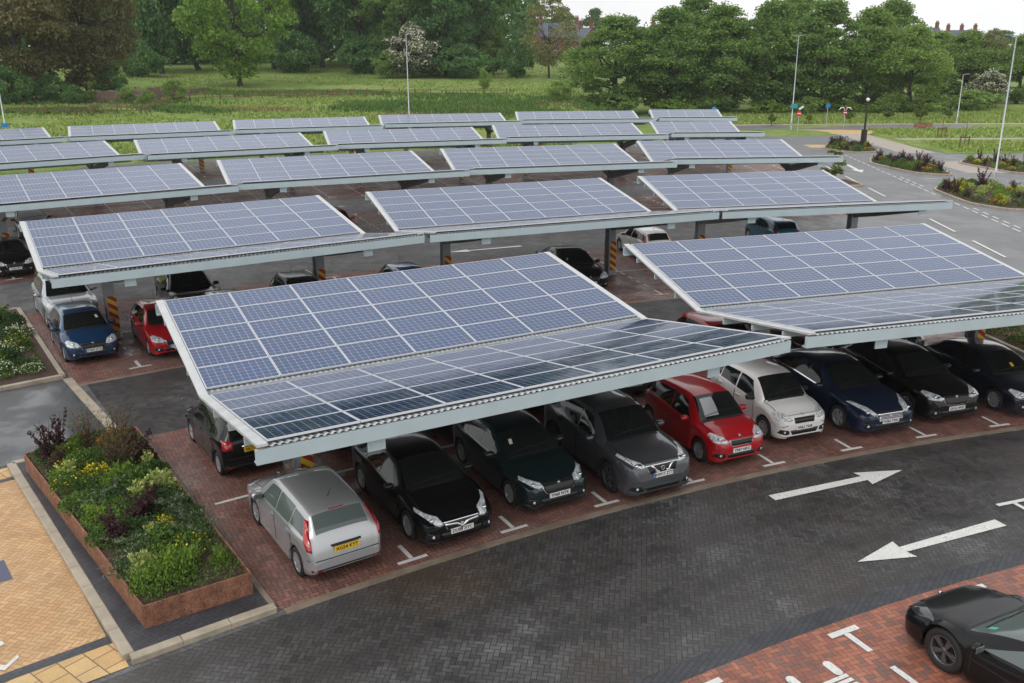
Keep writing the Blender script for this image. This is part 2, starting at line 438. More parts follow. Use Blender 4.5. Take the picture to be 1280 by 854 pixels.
# sandstone strip between planter and planting bed, flush
mb = MB(); mb.prism([pol(70.2, 124.95), pol(76.3, 125.15), pol(76.3, 124.95), pol(70.2, 124.72)], -.05, .006)
structure('stone_edging', mb, M['kerb'])

# ---- accessible bay in buff paving, left of the planter
mb = MB(); sector(mb, 61.35, 69.3, 132, 127.0, 0.0); structure('accessible_bay_paving', mb, M['buff'])
mb = MB(); sector(mb, 61.10, 61.35, 132, 126.98, 0.0015); sector(mb, 69.3, 69.5, 132, 127.0, .0015); structure('brick_band', mb, M['band'])
mb = MB(); sector(mb, 60.25, 61.10, 132, 126.92, 0.0); sector(mb, 69.5, 70.15, 132, 127.1, 0.0); structure('tactile_slabs', mb, M['tile'])
mb = MB(); sector(mb, 64.45, 65.35, 128.55, 127.86, 0.004); structure('blue_paving_panel', mb, M['blue_tile'])
# ---- planter island: kerb and dark bricks
def kerb_line(pts, w, z, joint=0.9):
    """a row of kerb stones along a polyline, as one mesh with real gaps"""
    mb = MB()
    for a, b in zip(pts, pts[1:]):
        a, b = Vector((*a, 0)), Vector((*b, 0)); d = b - a; L = d.length; d.normalize(); n = Vector((-d.y, d.x, 0))
        k = max(1, round(L / joint)); st = L / k
        for i in range(k):
            p, q = a + d * (st * i + .004), a + d * (st * (i + 1) - .004)
            e = .018
            vs = [p - n * w / 2, q - n * w / 2, q + n * w / 2, p + n * w / 2]
            top = [p - n * (w / 2 - e) + d * e * .3, q - n * (w / 2 - e) - d * e * .3, q + n * (w / 2 - e) - d * e * .3, p + n * (w / 2 - e) + d * e * .3]
            V = [(v.x, v.y, -.08) for v in vs] + [(v.x, v.y, z - e) for v in vs] + [(v.x, v.y, z) for v in top]
            F = [(8, 9, 10, 11)] + [(o + i2, o + (i2 + 1) % 4, o + 4 + (i2 + 1) % 4, o + 4 + i2) for o in (0, 4) for i2 in range(4)]
            mb.add(V, F)
    return mb
KZ = .11
kl = [pol(70.15, 124.5), pol(70.15, 126.95)]
structure('kerb', kerb_line(arc(60.36, 124.42, 126.86, 3)[::-1] + [], .2, KZ), M['kerb'])
structure('kerb', kerb_line([pol(60.46, 126.86), pol(70.15, 127.02)], .2, KZ), M['kerb'])
structure('kerb', kerb_line([pol(60.46, 124.44), pol(70.15, 124.47)], .14, KZ * .6), M['edge'])
structure('kerb', kerb_line(arc(70.15, 124.5, 127.0, 3), .18, KZ), M['kerb'])
mb = MB(); a = arc(60.42, 124.5, 126.8, 3); b = arc(70.1, 124.5, 126.95, 3)
mb.prism(a + b[::-1], -.05, KZ - .025); structure('island_paving', mb, M['band'])

# ---- road markings
W = .012
def mark(polys, name='road_marking', z=W):
    mb = MB()
    for p in polys: flat(mb, p, z)
    return structure(name, mb, M['white_paint'])
def radial_strip(r0, r1, th, w):
    a, b = Vector(pol(r0, th)), Vector(pol(r1, th)); d = (b - a).normalized(); n = Vector((-d.y, d.x)) * w / 2
    return [tuple(a - n), tuple(b - n), tuple(b + n), tuple(a + n)]
def cross_strip(r, th, L, w):
    c = Vector(pol(r, th)); t = Vector((-math.sin(R(th)), math.cos(R(th)))); n = Vector((math.cos(R(th)), math.sin(R(th))))
    return [tuple(c + t * L / 2 * i + n * w / 2 * j) for i, j in ((-1, -1), (1, -1), (1, 1), (-1, 1))]
BAY = 2.277
T0 = 121.65
for k in range(10):      # front row
    th = T0 - k * BAY
    if th < 101.5: break
    polys = [cross_strip(60.50, th, .66, .10), radial_strip(60.56, 61.15, th, .095)]
    polys += [radial_strip(r, r + .62, th, .1) for r in (62.35, 63.8)]
    polys += [cross_strip(69.85, th, .66, .1), radial_strip(69.25, 69.79, th, .1)] + [radial_strip(r, r + .6, th, .1) for r in (67.9, 66.5)]
    mark(polys, 'bay_marking')
mark([[p for p in arc(65.08, 124.1, 101.6)] + [p for p in arc(65.18, 124.1, 101.6)][::-1]], 'bay_marking', .0105)
for k, rc in enumerate(RC[1:], 1):
    bt = 2.42 / rc / R(1); th = ROWT[k][0] - (1.0 if k == 1 else .6)
    th0 = 123.41 - .0 if k == 1 else th
    th = th0
    while th > ROWT[k][1] + .5:
        polys = []
        for sgn, r in ((1, rc - 4.25), (-1, rc + 4.45)):
            polys += [cross_strip(r, th, .7, .10), radial_strip(min(r + sgn * .06, r + sgn * .75), max(r + sgn * .06, r + sgn * .75), th, .11)]
            for d in (1.35, 2.15, 2.95, 3.75):
                a, b = r + sgn * d, r + sgn * (d + .42); polys.append(radial_strip(min(a, b), max(a, b), th, .11))
        mark(polys, 'bay_marking'); th -= bt
    mark([[p for p in arc(rc + .1, ROWT[k][0] - .2, ROWT[k][1] + .2)] + [p for p in arc(rc + .2, ROWT[k][0] - .2, ROWT[k][1] + .2)][::-1]], 'bay_marking', .0105)
def arrow(tip, b1, b2, n1, n2, t1, t2):
    mark([[tip, b1, n1, t1, t2, n2, b2]], 'arrow_marking')
def arrow_at(tip, ang, L=3.75, hl=1.2, hw=.62, sw=.16, tw=.26):
    c, s = math.cos(ang), math.sin(ang)
    f = lambda u, v: (tip[0] - u * c - v * s, tip[1] - u * s + v * c)
    arrow((tip[0], tip[1]), f(hl, hw / 2), f(hl, -hw / 2), f(hl * .96, sw / 2), f(hl * .96, -sw / 2), f(L, tw / 2), f(L, -tw / 2))
def a2(p, q): return math.atan2(p[1] - q[1], p[0] - q[0])
arrow_at((9.54, 20.40), a2((9.54, 20.40), (6.0, 19.0)), L=3.85, hl=1.22, hw=.66, sw=.22, tw=.26)
arrow_at((6.93, 16.21), a2((6.93, 16.21), (10.6, 17.77)), L=4.0, hl=1.25, hw=.66, sw=.2, tw=.30)
arrow_at((-3.3, 45.9), a2((-3.3, 45.9), (.5, 47.4)), L=4.1)
arrow_at(pol(103.9, 113), R(113 - 90), L=4.0); arrow_at(pol(103.6, 121), R(121 + 90), L=4.0)
arrow_at((28.95, 76.1), a2((28.95, 76.1), (29.6, 81.5)), L=5.4, hl=1.9, hw=1.1, sw=.35, tw=.35)
# T, bay lines and the charging symbol on the near bays
n_th = [(115.95, 54.50), (119.2, 54.50), (112.6, 54.5)]
for th, r in n_th:
    mark([cross_strip(r, th, .66, .13), radial_strip(r - .62, r - .06, th, .12), radial_strip(51.2, 53.42, th, .12)], 'bay_marking')
mark([cross_strip(56.85, 108.82, .9, .11), radial_strip(56.2, 56.79, 108.82, .11)], 'bay_marking')
th = 117.4
def loc(u, v, r=53.75, th=117.36):     # u to the right along the row, v outwards
    return pol(r + v, th - u / r / R(1))
def blob(u0, v0, u1, v1, w):           # rounded bar
    d = math.atan2(v1 - v0, u1 - u0); pts = []
    for i in range(7): t = d + math.pi / 2 + math.pi * i / 6; pts.append((u0 + w * math.cos(t), v0 + w * math.sin(t)))
    for i in range(7): t = d - math.pi / 2 + math.pi * i / 6; pts.append((u1 + w * math.cos(t), v1 + w * math.sin(t)))
    return [loc(*p) for p in pts]
plug = [blob(-.41, -.02, -.41, .20, .085), blob(.41, -.02, .41, .20, .085)] + [[loc(*p) for p in ((-.50, v1), (.50, v1), (.50, v0), (-.50, v0))] for v0, v1 in ((-.02 - .09, -.19), (-.22, -.30))] + [
        [loc(*p) for p in ((-.49, -.12 - .22), (.49, -.34), (.58, -.50), (.50, -.72), (.24, -.95), (-.24, -.95), (-.50, -.72), (-.52, -.5))], blob(0, -1.0, 0, -1.6, .06)]
mark(plug, 'charging_symbol')
# part of the wheelchair symbol at the left edge
mark([[pol(62.25, 128.75), pol(62.35, 128.38), pol(62.22, 128.36), pol(62.08, 128.75)], [pol(61.9, 128.75), pol(61.56, 128.46), pol(61.75, 128.26), pol(61.66, 128.25), pol(61.42, 128.5), pol(61.72, 128.75)]], 'wheelchair_symbol')
# main road lines
def seg(p, q, w):
    a, b = Vector(p), Vector(q); d = (b - a).normalized(); n = Vector((-d.y, d.x)) * w / 2
    return [tuple(a - n), tuple(b - n), tuple(b + n), tuple(a + n)]
cl = lambda y: 24.24 + .086 * (y - 44.03)
dash = [seg((cl(y), y), (cl(y + 4.1), y + 4.1), .15) for y in (44.03, 50.6, 57.2, 63.4, 69.9, 76.5, 37.6, 31.0)]
mark(dash, 'centre_line')
el = lambda y: 28.35 + .094 * (y - 50.03)
ed = []
for y in np.arange(34, 90, 1.5):
    if 59.5 < y < 64: continue
    ed.append(seg((el(y), y), (el(y + 1.0), y + 1.0), .12))
for y in np.arange(44, 58, 1.5): ed.append(seg((el(y) + .45, y), (el(y + .9) + .45, y + .9), .12))
for y in np.arange(68, 73, 1.5): ed.append(seg((el(y) + .45, y), (el(y + .9) + .45, y + .9), .12))
mark(ed, 'give_way_line')
ll = lambda y: 19.6 + .086 * (y - 44)
mark([seg((ll(y) - .3 * q, y), (ll(y + .9) - .3 * q, y + .9), .12) for y in np.arange(40.5, 47.0, 1.3) for q in (0, 1.4)], 'give_way_line')
mark([seg((14.2, 42.6), (19.5, 44.0), .14), seg((33, 62.2), (38, 63.2), .12), seg((32.5, 72.2), (38, 72.6), .12)], 'road_marking')
# paths and verges on the right
mb = MB()
for y0, y1 in ((58.5, 67.5), (75.5, 83.5), (90.5, 113)):
    flat(mb, [(36.9 + (y0 - 65) * .045, y0), (40.3 + (y0 - 65) * .045, y0), (40.0 + (y1 - 65) * .045, y1), (36.6 + (y1 - 65) * .045, y1)], -.002)
for y0, y1 in ((78.5, 84), (64, 69), (90.0, 93.5)):
    flat(mb, [(45.5, y0), (90, y0 - 4), (90, y1 - 4), (45.5, y1)], -.0022)
structure('footpath', mb, M['pink_path'])
mb = MB(); flat(mb, [(33, 112.5), (46, 110.5), (46, 117), (33, 118)], -.001); flat(mb, [(31, 96), (36.0, 96), (36.0, 99), (31, 99)], -.001)
structure('tactile_paving', mb, M['tile'])
mb = MB(); flat(mb, [(43, 103.6), (140, 101.5), (140, 102.8), (43, 105.0)], .034); structure('footpath', mb, M['pink_path'])
for poly in ([(42.2, 90.0), (74, 89.6), (130, 80), (130, 101.5), (43.4, 103.6), (41.7, 97)], [(43.2, 105.0), (130, 102.9), (130, 117.3), (46, 117.6), (42.6, 111)]):
    mb = MB(); mb.prism(poly, -.1, .03); structure('verge', mb, M['grass'])
mb = MB(); mb.prism([(19.0, 122.8), (24, 123.8), (38, 125), (140, 122.8), (140, 124), (38, 126.2), (20, 125.4)], -.1, .05); structure('kerb', mb, M['kerb'])

# ---- planting beds: kerb + soil
def bed(poly, kerb=True, w=.16, z=.12, rise=.10):
    if kerb: structure('kerb', kerb_line(poly + [poly[0]], w, z), M['kerb'])
    c = Vector((sum(p[0] for p in poly) / len(poly), sum(p[1] for p in poly) / len(poly)))
    inn = [tuple(c + (Vector(p) - c) * (1 - .10 / max(.5, (Vector(p) - c).length))) for p in poly]
    mb = MB(); n = len(inn)
    mid = [tuple(c + (Vector(p) - c) * .55) for p in inn]
    V = [(p[0], p[1], z - .03) for p in inn] + [(p[0], p[1], z + rise) for p in mid] + [(c.x, c.y, z + rise * 1.1)]
    F = [(i, (i + 1) % n, n + (i + 1) % n, n + i) for i in range(n)] + [(n + i, n + (i + 1) % n, 2 * n) for i in range(n)]
    mb.add(V, F, 0, True); structure('planting_soil', mb, M['soil'])
def rounded(poly, r=1.0):
    out = []; n = len(poly)
    for i in range(n):
        a, b, c = Vector(poly[i - 1]), Vector(poly[i]), Vector(poly[(i + 1) % n])
        rr = min(r, (a - b).length * .4, (c - b).length * .4)
        p, q = b + (a - b).normalized() * rr, b + (c - b).normalized() * rr
        for t in np.linspace(0, 1, 5): out.append(tuple(p * (1 - t) ** 2 + b * 2 * t * (1 - t) + q * t * t))
    return out
BED_LEFT = [pol(76.45, 125.12), pol(86.2, 125.05), pol(86.2, 131), pol(76.45, 131)]
BED_RIGHT = [pol(60.6, 98.2), pol(60.6, 101.15), pol(69.0, 100.95), pol(69.0, 98.2)]
ISL_A = rounded([(31.9, 82.2), (32.9, 75.5), (35.4, 73.6), (36.5, 80), (36.3, 84.5), (33.5, 86.5)])
ISL_B = rounded([(30.5, 66.5), (30.1, 60.0), (31.6, 57.2), (35.9, 58.2), (36.2, 66.5), (34.0, 70.4)])
ISL_C = rounded([(31.7, 94.6), (33.4, 90.6), (36.4, 91.6), (37.2, 98.5), (35, 102)])
ISL_D = rounded([(41.0, 74.6), (45.0, 74.2), (45.0, 83.5), (41.2, 84.2), (39.6, 82)])
ISL_E = [(24.1, 70.0), (25.8, 70.2), (26.6, 83.5), (24.9, 83.4)]
BED_BACK = [pol(107.3, 91.2), pol(107.3, 92.6), pol(117.2, 92.4), pol(117.2, 91.0)]
BEDS = (BED_LEFT, BED_RIGHT, ISL_A, ISL_B, ISL_C, ISL_D)
for b in (BED_LEFT, BED_RIGHT, ISL_A, ISL_B, ISL_C, ISL_D): bed(b)
bed(rounded([pol(103.5, 92.9), pol(103.5, 91.9), pol(106.6, 91.9), pol(106.6, 92.9)], .4))
# ------------------------------------------------------------------ solar carports
TILT = math.radians(9.608); GV = .218; CW, CH = 1.675, 1.01; NR = 5
ct, st_ = math.cos(TILT), math.sin(TILT)
def slope(d, sgn, up=0.0):
    """point at distance d from the valley on one wing: (y, z) in local coordinates above valley height"""
    return (sgn * (d * ct - up * st_), d * st_ + up * ct)
def panel_mesh():
    mb = MB(); w, h, t, fr = 1.662, .992, .04, .018
    x0, x1, y0, y1 = -w / 2, w / 2, -h / 2, h / 2
    # frame bars
    for c, d in (((0, y0 + fr / 2, 0), (w, fr, t)), ((0, y1 - fr / 2, 0), (w, fr, t))): mb.box(c, d, mi=0)
    for c, d in (((x0 + fr / 2, 0, 0), (fr, h - 2 * fr, t)), ((x1 - fr / 2, 0, 0), (fr, h - 2 * fr, t))): mb.box(c, d, mi=0)
    b = len(mb.f)
    g = fr
    mb.add([(x0 + g, y0 + g, .014), (x1 - g, y0 + g, .014), (x1 - g, y1 - g, .014), (x0 + g, y1 - g, .014)], [(0, 1, 2, 3)], 1)
    mb.add([(x0 + g, y0 + g, -.012), (x1 - g, y0 + g, -.012), (x1 - g, y1 - g, -.012), (x0 + g, y1 - g, -.012)], [(3, 2, 1, 0)], 0)
    me = mb.mesh('solar_panel', [M['alu'], M['cells']])
    uv = me.uv_layers.new(name='UVMap')
    p = me.polygons[b]
    for li, c in zip(p.loop_indices, ((0, 0), (1, 0), (1, 1), (0, 1))): uv.data[li].uv = c
    return me
PANEL = panel_mesh()
MESHC = {}
def canopy_meshes(n):
    if n in MESHC: return MESHC[n]
    L = n * CW; d = {}
    D1 = GV + NR * CH + .10           # deck length along the slope
    for nm, sg in (('back', 1), ('front', -1)):
        mb = MB(); k = int(L / .0325); xs_ = np.linspace(-.02, L + .02, k + 1)
        prof = [(.014 if (i // 2) % 2 == 0 else -.014) for i in range(k + 1)]
        vs = []
        for dd in (.13, D1):
            for x, z in zip(xs_, prof):
                y, zz = slope(dd, sg, z - .095); vs.append((x, y, zz))
        fs = [(i, i + 1, k + 2 + i, k + 1 + i) if sg > 0 else (i, k + 1 + i, k + 2 + i, i + 1) for i in range(k)]
        mb.add(vs, fs); d['roof_deck_' + nm] = mb.mesh('roof_deck', M['deck'])
        # fascia beam under the lip
        mb = MB(); y, z = slope(D1 - .055, sg, -.118)
        mb.box((L / 2, y + sg * .02, z - .14), (L + .44, .07, .27))
        mb.box((L / 2, y - sg * .05, z - .262), (L + .44, .13, .022))
        d['fascia_' + nm] = mb.mesh('fascia', M['fascia'])
        for i, dd in enumerate((1.45, 2.9, 4.3)):
            mb = MB(); y, z = slope(dd, sg, -.19); mb.box((L / 2, y, z), (L + .36, .07, .15))
            d['purlin_%s%d' % (nm, i)] = mb.mesh('purlin', M['fascia'])
        for e, x in (('l', -.10), ('r', L + .10)):
            mb = MB(); a, b = slope(.0, sg, -.07), slope(D1 + .02, sg, -.07)
            M3 = Matrix.Rotation(sg * TILT, 3, 'X')
            ln = D1 + .02; c = slope(ln / 2, sg, -.055)
            mb.box((x, c[0], c[1]), (.19, ln, .05), rot=M3)
            d['end_trim_%s%s' % (nm, e)] = mb.mesh('end_trim', M['trim'])
    mb = MB(); mb.box((L / 2, 0, -.13), (L + .02, .30, .02)); mb.box((L / 2, .16, -.09), (L + .02, .02, .09)); mb.box((L / 2, -.16, -.09), (L + .02, .02, .09))
    d['gutter'] = mb.mesh('gutter', M['galv'])
    MESHC[n] = d
    return d
def column_mesh(H):
    mb = MB(); w, dp = .34, .40
    for s in (-1, 1): mb.box((0, s * (dp / 2 - .012), H / 2), (w, .024, H))
    mb.box((0, 0, H / 2), (.03, dp - .048, H)); mb.box((0, 0, .012), (w + .16, dp + .16, .024))
    return mb.mesh('column', M['steel'])
def arm_mesh(sg):
    """tapered cantilever arm from the column head to the lip"""
    mb = MB(); V = []
    for dd, dep in ((-.05, .46), (1.6, .40), (3.4, .30), (5.05, .20)):
        y, z = slope(dd, sg, -.275)
        for x in (-.09, .09): V += [(x, y, z), (x, y, z - dep)]
    F = []
    for i in range(3):
        a, b = i * 4, i * 4 + 4
        F += [(a, b, b + 1, a + 1), (a + 2, a + 3, b + 3, b + 2), (a, a + 2, b + 2, b), (a + 1, b + 1, b + 3, a + 3)]
    F += [(0, 1, 3, 2), (12, 14, 15, 13)]
    mb.add(V, F)
    return mb.mesh('cantilever_arm', M['dark_steel'])
ARM = {1: arm_mesh(1), -1: arm_mesh(-1)}
def bracket_mesh(sg):
    mb = MB(); y, z = slope(5.2, sg, -.125); mb.box((0, y + sg * .035, z - .27), (.34, .03, .46))
    for dx in (-.1, .1):
        for dz in (-.36, -.42): mb.box((dx, y + sg * .055, z + dz), (.03, .012, .03))
    return mb.mesh('bracket_plate', M['fascia'])
BRK = {1: bracket_mesh(1), -1: bracket_mesh(-1)}
def hazard_mesh():
    mb = MB()
    mb.box((.04, -.214, .90), (.28, .012, 1.34)); mb.box((.186, -.02, .90), (.012, .40, 1.34))
    mb.box((-.04, .214, .90), (.28, .012, 1.34))
    return mb.mesh('hazard_plate', M['hazard'])
HAZ = hazard_mesh()
COLM = {}
def canopy(x, y, yaw, zv, n, cols, label):
    root = thing('solar_carport', label, 'solar carport', (x, y, 0), R(yaw), 'solar carports over the parking rows')
    for k, me in canopy_meshes(n).items(): link(me.name.split('.')[0], me, root, (0, 0, zv))
    for sg in (1, -1):
        for j in range(NR):
            for i in range(n):
                yy, zz = slope(GV + (j + .5) * CH, sg, -.018)
                link('solar_panel', PANEL, root, ((i + .5) * CW, yy, zv + zz), (sg * TILT, 0, 0) if sg > 0 else (-TILT, 0, 0))
    key = round(zv, 2)
    if key not in COLM: COLM[key] = column_mesh(zv - .30)
    for c in cols:
        o = link('column', COLM[key], root, (c, 0, 0)); link('hazard_plate', HAZ, o)
        for sg in (1, -1):
            link('cantilever_arm', ARM[sg], root, (c, 0, zv)); link('bracket_plate', BRK[sg], root, (c, 0, zv))
    return root
ZV = 2.746; DZ = [0, .016, .062, .168, .193]
CAN = [
 ('A', 0, -6.663, 18.789, 28.80, 7, 'nearest solar carport, over the silver hatchback and the red and black cars'),
 ('B', 0, 5.492, 25.298, 16.68, 7, 'solar carport of the nearest row at the right, over the dark blue saloon'),
 ('C', 1, -16.079, 30.760, 31.58, 7, 'second-row solar carport at the left, above the blue and red hatchbacks'),
 ('D', 1, -4.628, 37.550, 21.25, 7, 'middle one of the three second-row solar carports, behind the nearest carport'),
 ('E', 1, 7.735, 42.187, 11.54, 6, 'second-row solar carport at the right, above the teal hatchback'),
 ('F', 2, -26.223, 42.875, 33.24, 7, 'third-row solar carport cut by the left edge of the picture'),
 ('G', 2, -15.306, 50.445, 22.76, 7, 'third-row solar carport second from the left, above the parked red car'),
 ('H', 2, -3.251, 55.893, 13.25, 7, 'third-row solar carport third from the left, behind the middle second-row one'),
 ('I', 2, 9.327, 60.220, 3.69, 6, 'third-row solar carport at the right, ending near a sapling by the road'),
 ('J', 3, None, 122.74, 112.04, 7, 'fourth-row solar carport cut by the left edge of the picture'),
 ('K', 3, -24.747, 62.772, 25.92, 7, 'fourth-row solar carport second from the left'),
 ('L', 3, -13.225, 68.930, 15.55, 7, 'fourth-row solar carport in the middle of its five'),
 ('M', 3, -.740, 73.503, 7.19, 7, 'fourth-row solar carport second from the right'),
 ('N', 3, 12.337, 76.409, .92, 4, 'short four-column solar carport at the right end of the fourth row'),
 ('O', 4, None, 123.75, 127.8, 7, 'back-row solar carport cut by the left edge of the picture, behind the left lamp'),
 ('P', 4, -35.380, 75.268, 24.53, 7, 'back-row solar carport second from the left'),
 ('Q', 4, -23.797, 81.301, 16.97, 7, 'back-row solar carport third from the left, with two darker panels'),
 ('R', 4, -11.704, 86.617, 11.12, 7, 'back-row solar carport in front of the tall central lamp'),
 ('S', 4, .916, 90.324, 3.01, 7, 'back-row solar carport second from the right, in front of the dark maple trees'),
 ('T', 4, 14.256, 92.387, -2.69, 4, 'short solar carport at the right end of the back row'),
]
for nm, row, x, y, yaw, n, lab in CAN:
    if x is None:
        th, r = y, yaw; a = th - 90 + (3.1 if nm == 'J' else .4); c = pol(r, th)
        x, y, yaw = c[0] - 3.5 * CW * math.cos(R(a)), c[1] - 3.5 * CW * math.sin(R(a)), a
    cols = [1.95, 9.80] if n == 7 else ([1.12, 8.95] if n == 6 else [1.0, 5.7])
    canopy(x, y, yaw, ZV + DZ[row], n, cols, lab)
# ------------------------------------------------------------------ vehicles
def spec(L, W, H, fo, wb, wr, hz, cs, cz, rs, rr, ge, gz, rise=.06, roof=.69, tail=None, nose=.57, door=2, rear_end=None, crown=.06):
    return dict(L=L, W=W, H=H, fo=fo, wb=wb, wr=wr, hz=hz, cs=cs, cz=cz, rs=rs, rr=rr, ge=ge, gz=gz, rise=rise, roof=roof, tail=tail, nose=nose, door=door, rear_end=rear_end, crown=crown)
SPEC = {
 'hatch':  spec(3.95, 1.70, 1.46, .80, 2.48, .300, .76, 1.00, .97, 1.62, 3.42, 3.80, .98, .06),
 'hatch3': spec(4.28, 1.76, 1.42, .88, 2.60, .325, .74, 1.12, .95, 1.95, 3.40, 4.06, 1.00, .10, .66),
 'estate': spec(4.10, 1.74, 1.46, .83, 2.55, .315, .80, 1.15, .98, 1.82, 3.72, 3.98, 1.00, .06),
 'suv':    spec(4.38, 1.85, 1.65, .92, 2.65, .365, .96, 1.18, 1.09, 1.92, 3.80, 4.20, 1.12, .09, .68),
 'city':   spec(3.47, 1.63, 1.53, .70, 2.36, .300, .82, .80, .98, 1.42, 3.10, 3.36, 1.00, .12, .70),
 'saloon': spec(4.82, 1.86, 1.49, .98, 2.74, .335, .78, 1.30, .98, 2.15, 3.55, 4.35, 1.06, .08, .66, tail=[(4.62, 1.04), (4.76, .86)]),
 'crossover': spec(4.28, 1.82, 1.53, .93, 2.61, .345, .86, 1.16, 1.03, 1.95, 3.65, 4.12, 1.08, .12, .66),
 'coupe':  spec(4.69, 1.94, 1.29, .96, 2.80, .372, .74, 1.18, .90, 2.30, 3.20, 4.30, .94, .10, .62, tail=[(4.55, .86), (4.64, .74)], door=1, nose=.52, crown=.15),
 'micro':  spec(3.60, 1.65, 1.48, .62, 2.42, .290, .80, .82, .99, 1.42, 3.22, 3.50, 1.00, .05, .71),
}
class Body:
    def __init__(s, k):
        s.k = k; L, hz, cs, cz = k['L'], k['hz'], k['cs'], k['cz']; rs, rr, ge, gz, H = k['rs'], k['rr'], k['ge'], k['gz'], k['H']
        n = k['nose']
        tail = k['tail'] or [(L - .045, gz - .22)]
        s.top = pchip([(0, n), (.025, n + .10), (.09, hz - .055), (.25, hz), ((.25 + cs) / 2, (hz + cz) / 2 + .03), (cs, cz), ((cs + rs) / 2, (cz + H - .06) / 2 + .035), (rs, H - .06), (rs + .45, H),
                       (rr - .5, H - .025), (rr, H - .10), ((rr + ge) / 2, (H - .10 + gz) / 2 + .02), (ge, gz)] + tail + [(L, .54)])
        s.belt = pchip([(0, n - .02), (.025, n + .07), (.09, hz - .05 - k['crown']), (.25, hz - k['crown']), (cs, cz - .015 - k['crown']), (cs + .7, cz - .06), (rr - .2, cz - .06 + k['rise']), (ge, gz - .06)] + [(a, b - .05) for a, b in tail] + [(L, .50)])
        f = pchip([(0, .66), (.025, .76), (.09, .865), (.22, .94), (.48, .985), (.9, 1), (L - 1.0, 1), (L - .5, .975), (L - .2, .925), (L - .06, .85), (L, .77)])
        s.w = lambda x: f(x) * k['W'] / 2
        g = k['roof']
        s.wt = pchip([(0, .84), (.25, .83), (cs - .1, .84), (cs + .06, .825), (rs, g + .01), ((rs + rr) / 2, g), (rr, g - .01), (ge, .78), (L, .82)])
        s.zb0 = pchip([(0, .27), (.03, .215), (.25, .185), (.6, .18), (L - .5, .19), (L - .1, .25), (L, .33)])
        s.ra = k['wr'] + .045; s.ax = (k['fo'], k['fo'] + k['wb'])
    def zb(s, x):
        z = s.zb0(x)
        for a in s.ax:
            d = abs(x - a)
            if d <= s.ra: z = max(z, s.k['wr'] + math.sqrt(s.ra ** 2 - d * d))
        return z
    def sec(s, x):
        w, zt, zb = s.w(x), s.top(x), s.zb(x); bl = min(s.belt(x), zt - .02); bl = max(bl, zb + .05); zt = max(zt, bl + .02)
        wt = s.wt(x) * w
        gh = ss(.12, .35, zt - bl)                     # 1 in the cabin, 0 over bonnet and boot
        cr = .045 + .02 * gh if zt - bl > .12 else (zt - bl) * .6
        ze = zt - cr; h = bl - zb
        P = [(.90 * w, zb), (.972 * w, zb + .02), (.988 * w, zb + .20 * h), (.985 * w, zb + .46 * h), (w, zb + .74 * h), (.984 * w, bl - .05 * h - .01), (.962 * w, bl)]
        a = (.945 * w, bl + .004)
        for i in range(1, 5):
            t = i / 4; P.append((a[0] + (wt - a[0]) * t + .018 * math.sin(math.pi * t) * gh, a[1] + (ze - a[1]) * t))
        P += [(.955 * wt, ze + .45 * cr), (.80 * wt, ze + .78 * cr), (.45 * wt, ze + .96 * cr), (0, zt)]
        return P
    def stations(s):
        L = s.k['L']; x = [0, .012, .025, .05, .09, .14, .2, .28, .4, .5] + list(np.linspace(.6, L - .6, 34)) + [L - .5, L - .42, L - .35, L - .28, L - .22, L - .16, L - .11, L - .07, L - .04, L - .018, L]
        for a in s.ax:
            x = [q for q in x if abs(abs(q - a) - s.ra) > .015]
            x += [a - s.ra - .004, a + s.ra + .004] + [a + s.ra * math.cos(t) for t in np.linspace(0, math.pi, 17)]
        return sorted(set(round(q, 4) for q in x if 0 <= q <= L))
    def side(s, x, u):       # cabin side, u 0 shoulder .. 1 roof edge
        P = s.sec(x)[6:11]; t = u * 4; i = min(int(t), 3); t -= i
        return (P[i][0] + (P[i + 1][0] - P[i][0]) * t, P[i][1] + (P[i + 1][1] - P[i][1]) * t)
    def low(s, x, z):
        P = s.sec(x)[1:7]; zs = [p[1] for p in P]; return float(np.interp(z, zs, [p[0] for p in P]))
    def over(s, x, f):       # across the top, f -1..1
        P = s.sec(x)[10:]; y = abs(f) * P[0][0]; ys = [p[0] for p in P][::-1]; zs = [p[1] for p in P][::-1]
        return (f * P[0][0], float(np.interp(y, ys, zs)))
    def X(s, x): return s.k['L'] / 2 - x
def body_mesh(b, m):
    st = b.stations(); mb = MB(); rows = []
    for x in st:
        P = b.sec(x); rows.append([(b.X(x), -p[0], p[1]) for p in P] + [(b.X(x), p[0], p[1]) for p in P[::-1][1:]])
    n = len(rows[0]); V = [v for r in rows for v in r]
    F = [(i * n + j, i * n + j + 1, (i + 1) * n + j + 1, (i + 1) * n + j) for i in range(len(st) - 1) for j in range(n - 1)]
    F = [f[::-1] for f in F]
    mb.add(V, F, 0, True)
    mb.add(rows[0], [tuple(range(n))], 0); mb.add(rows[-1], [tuple(range(n))[::-1]], 0)
    return mb
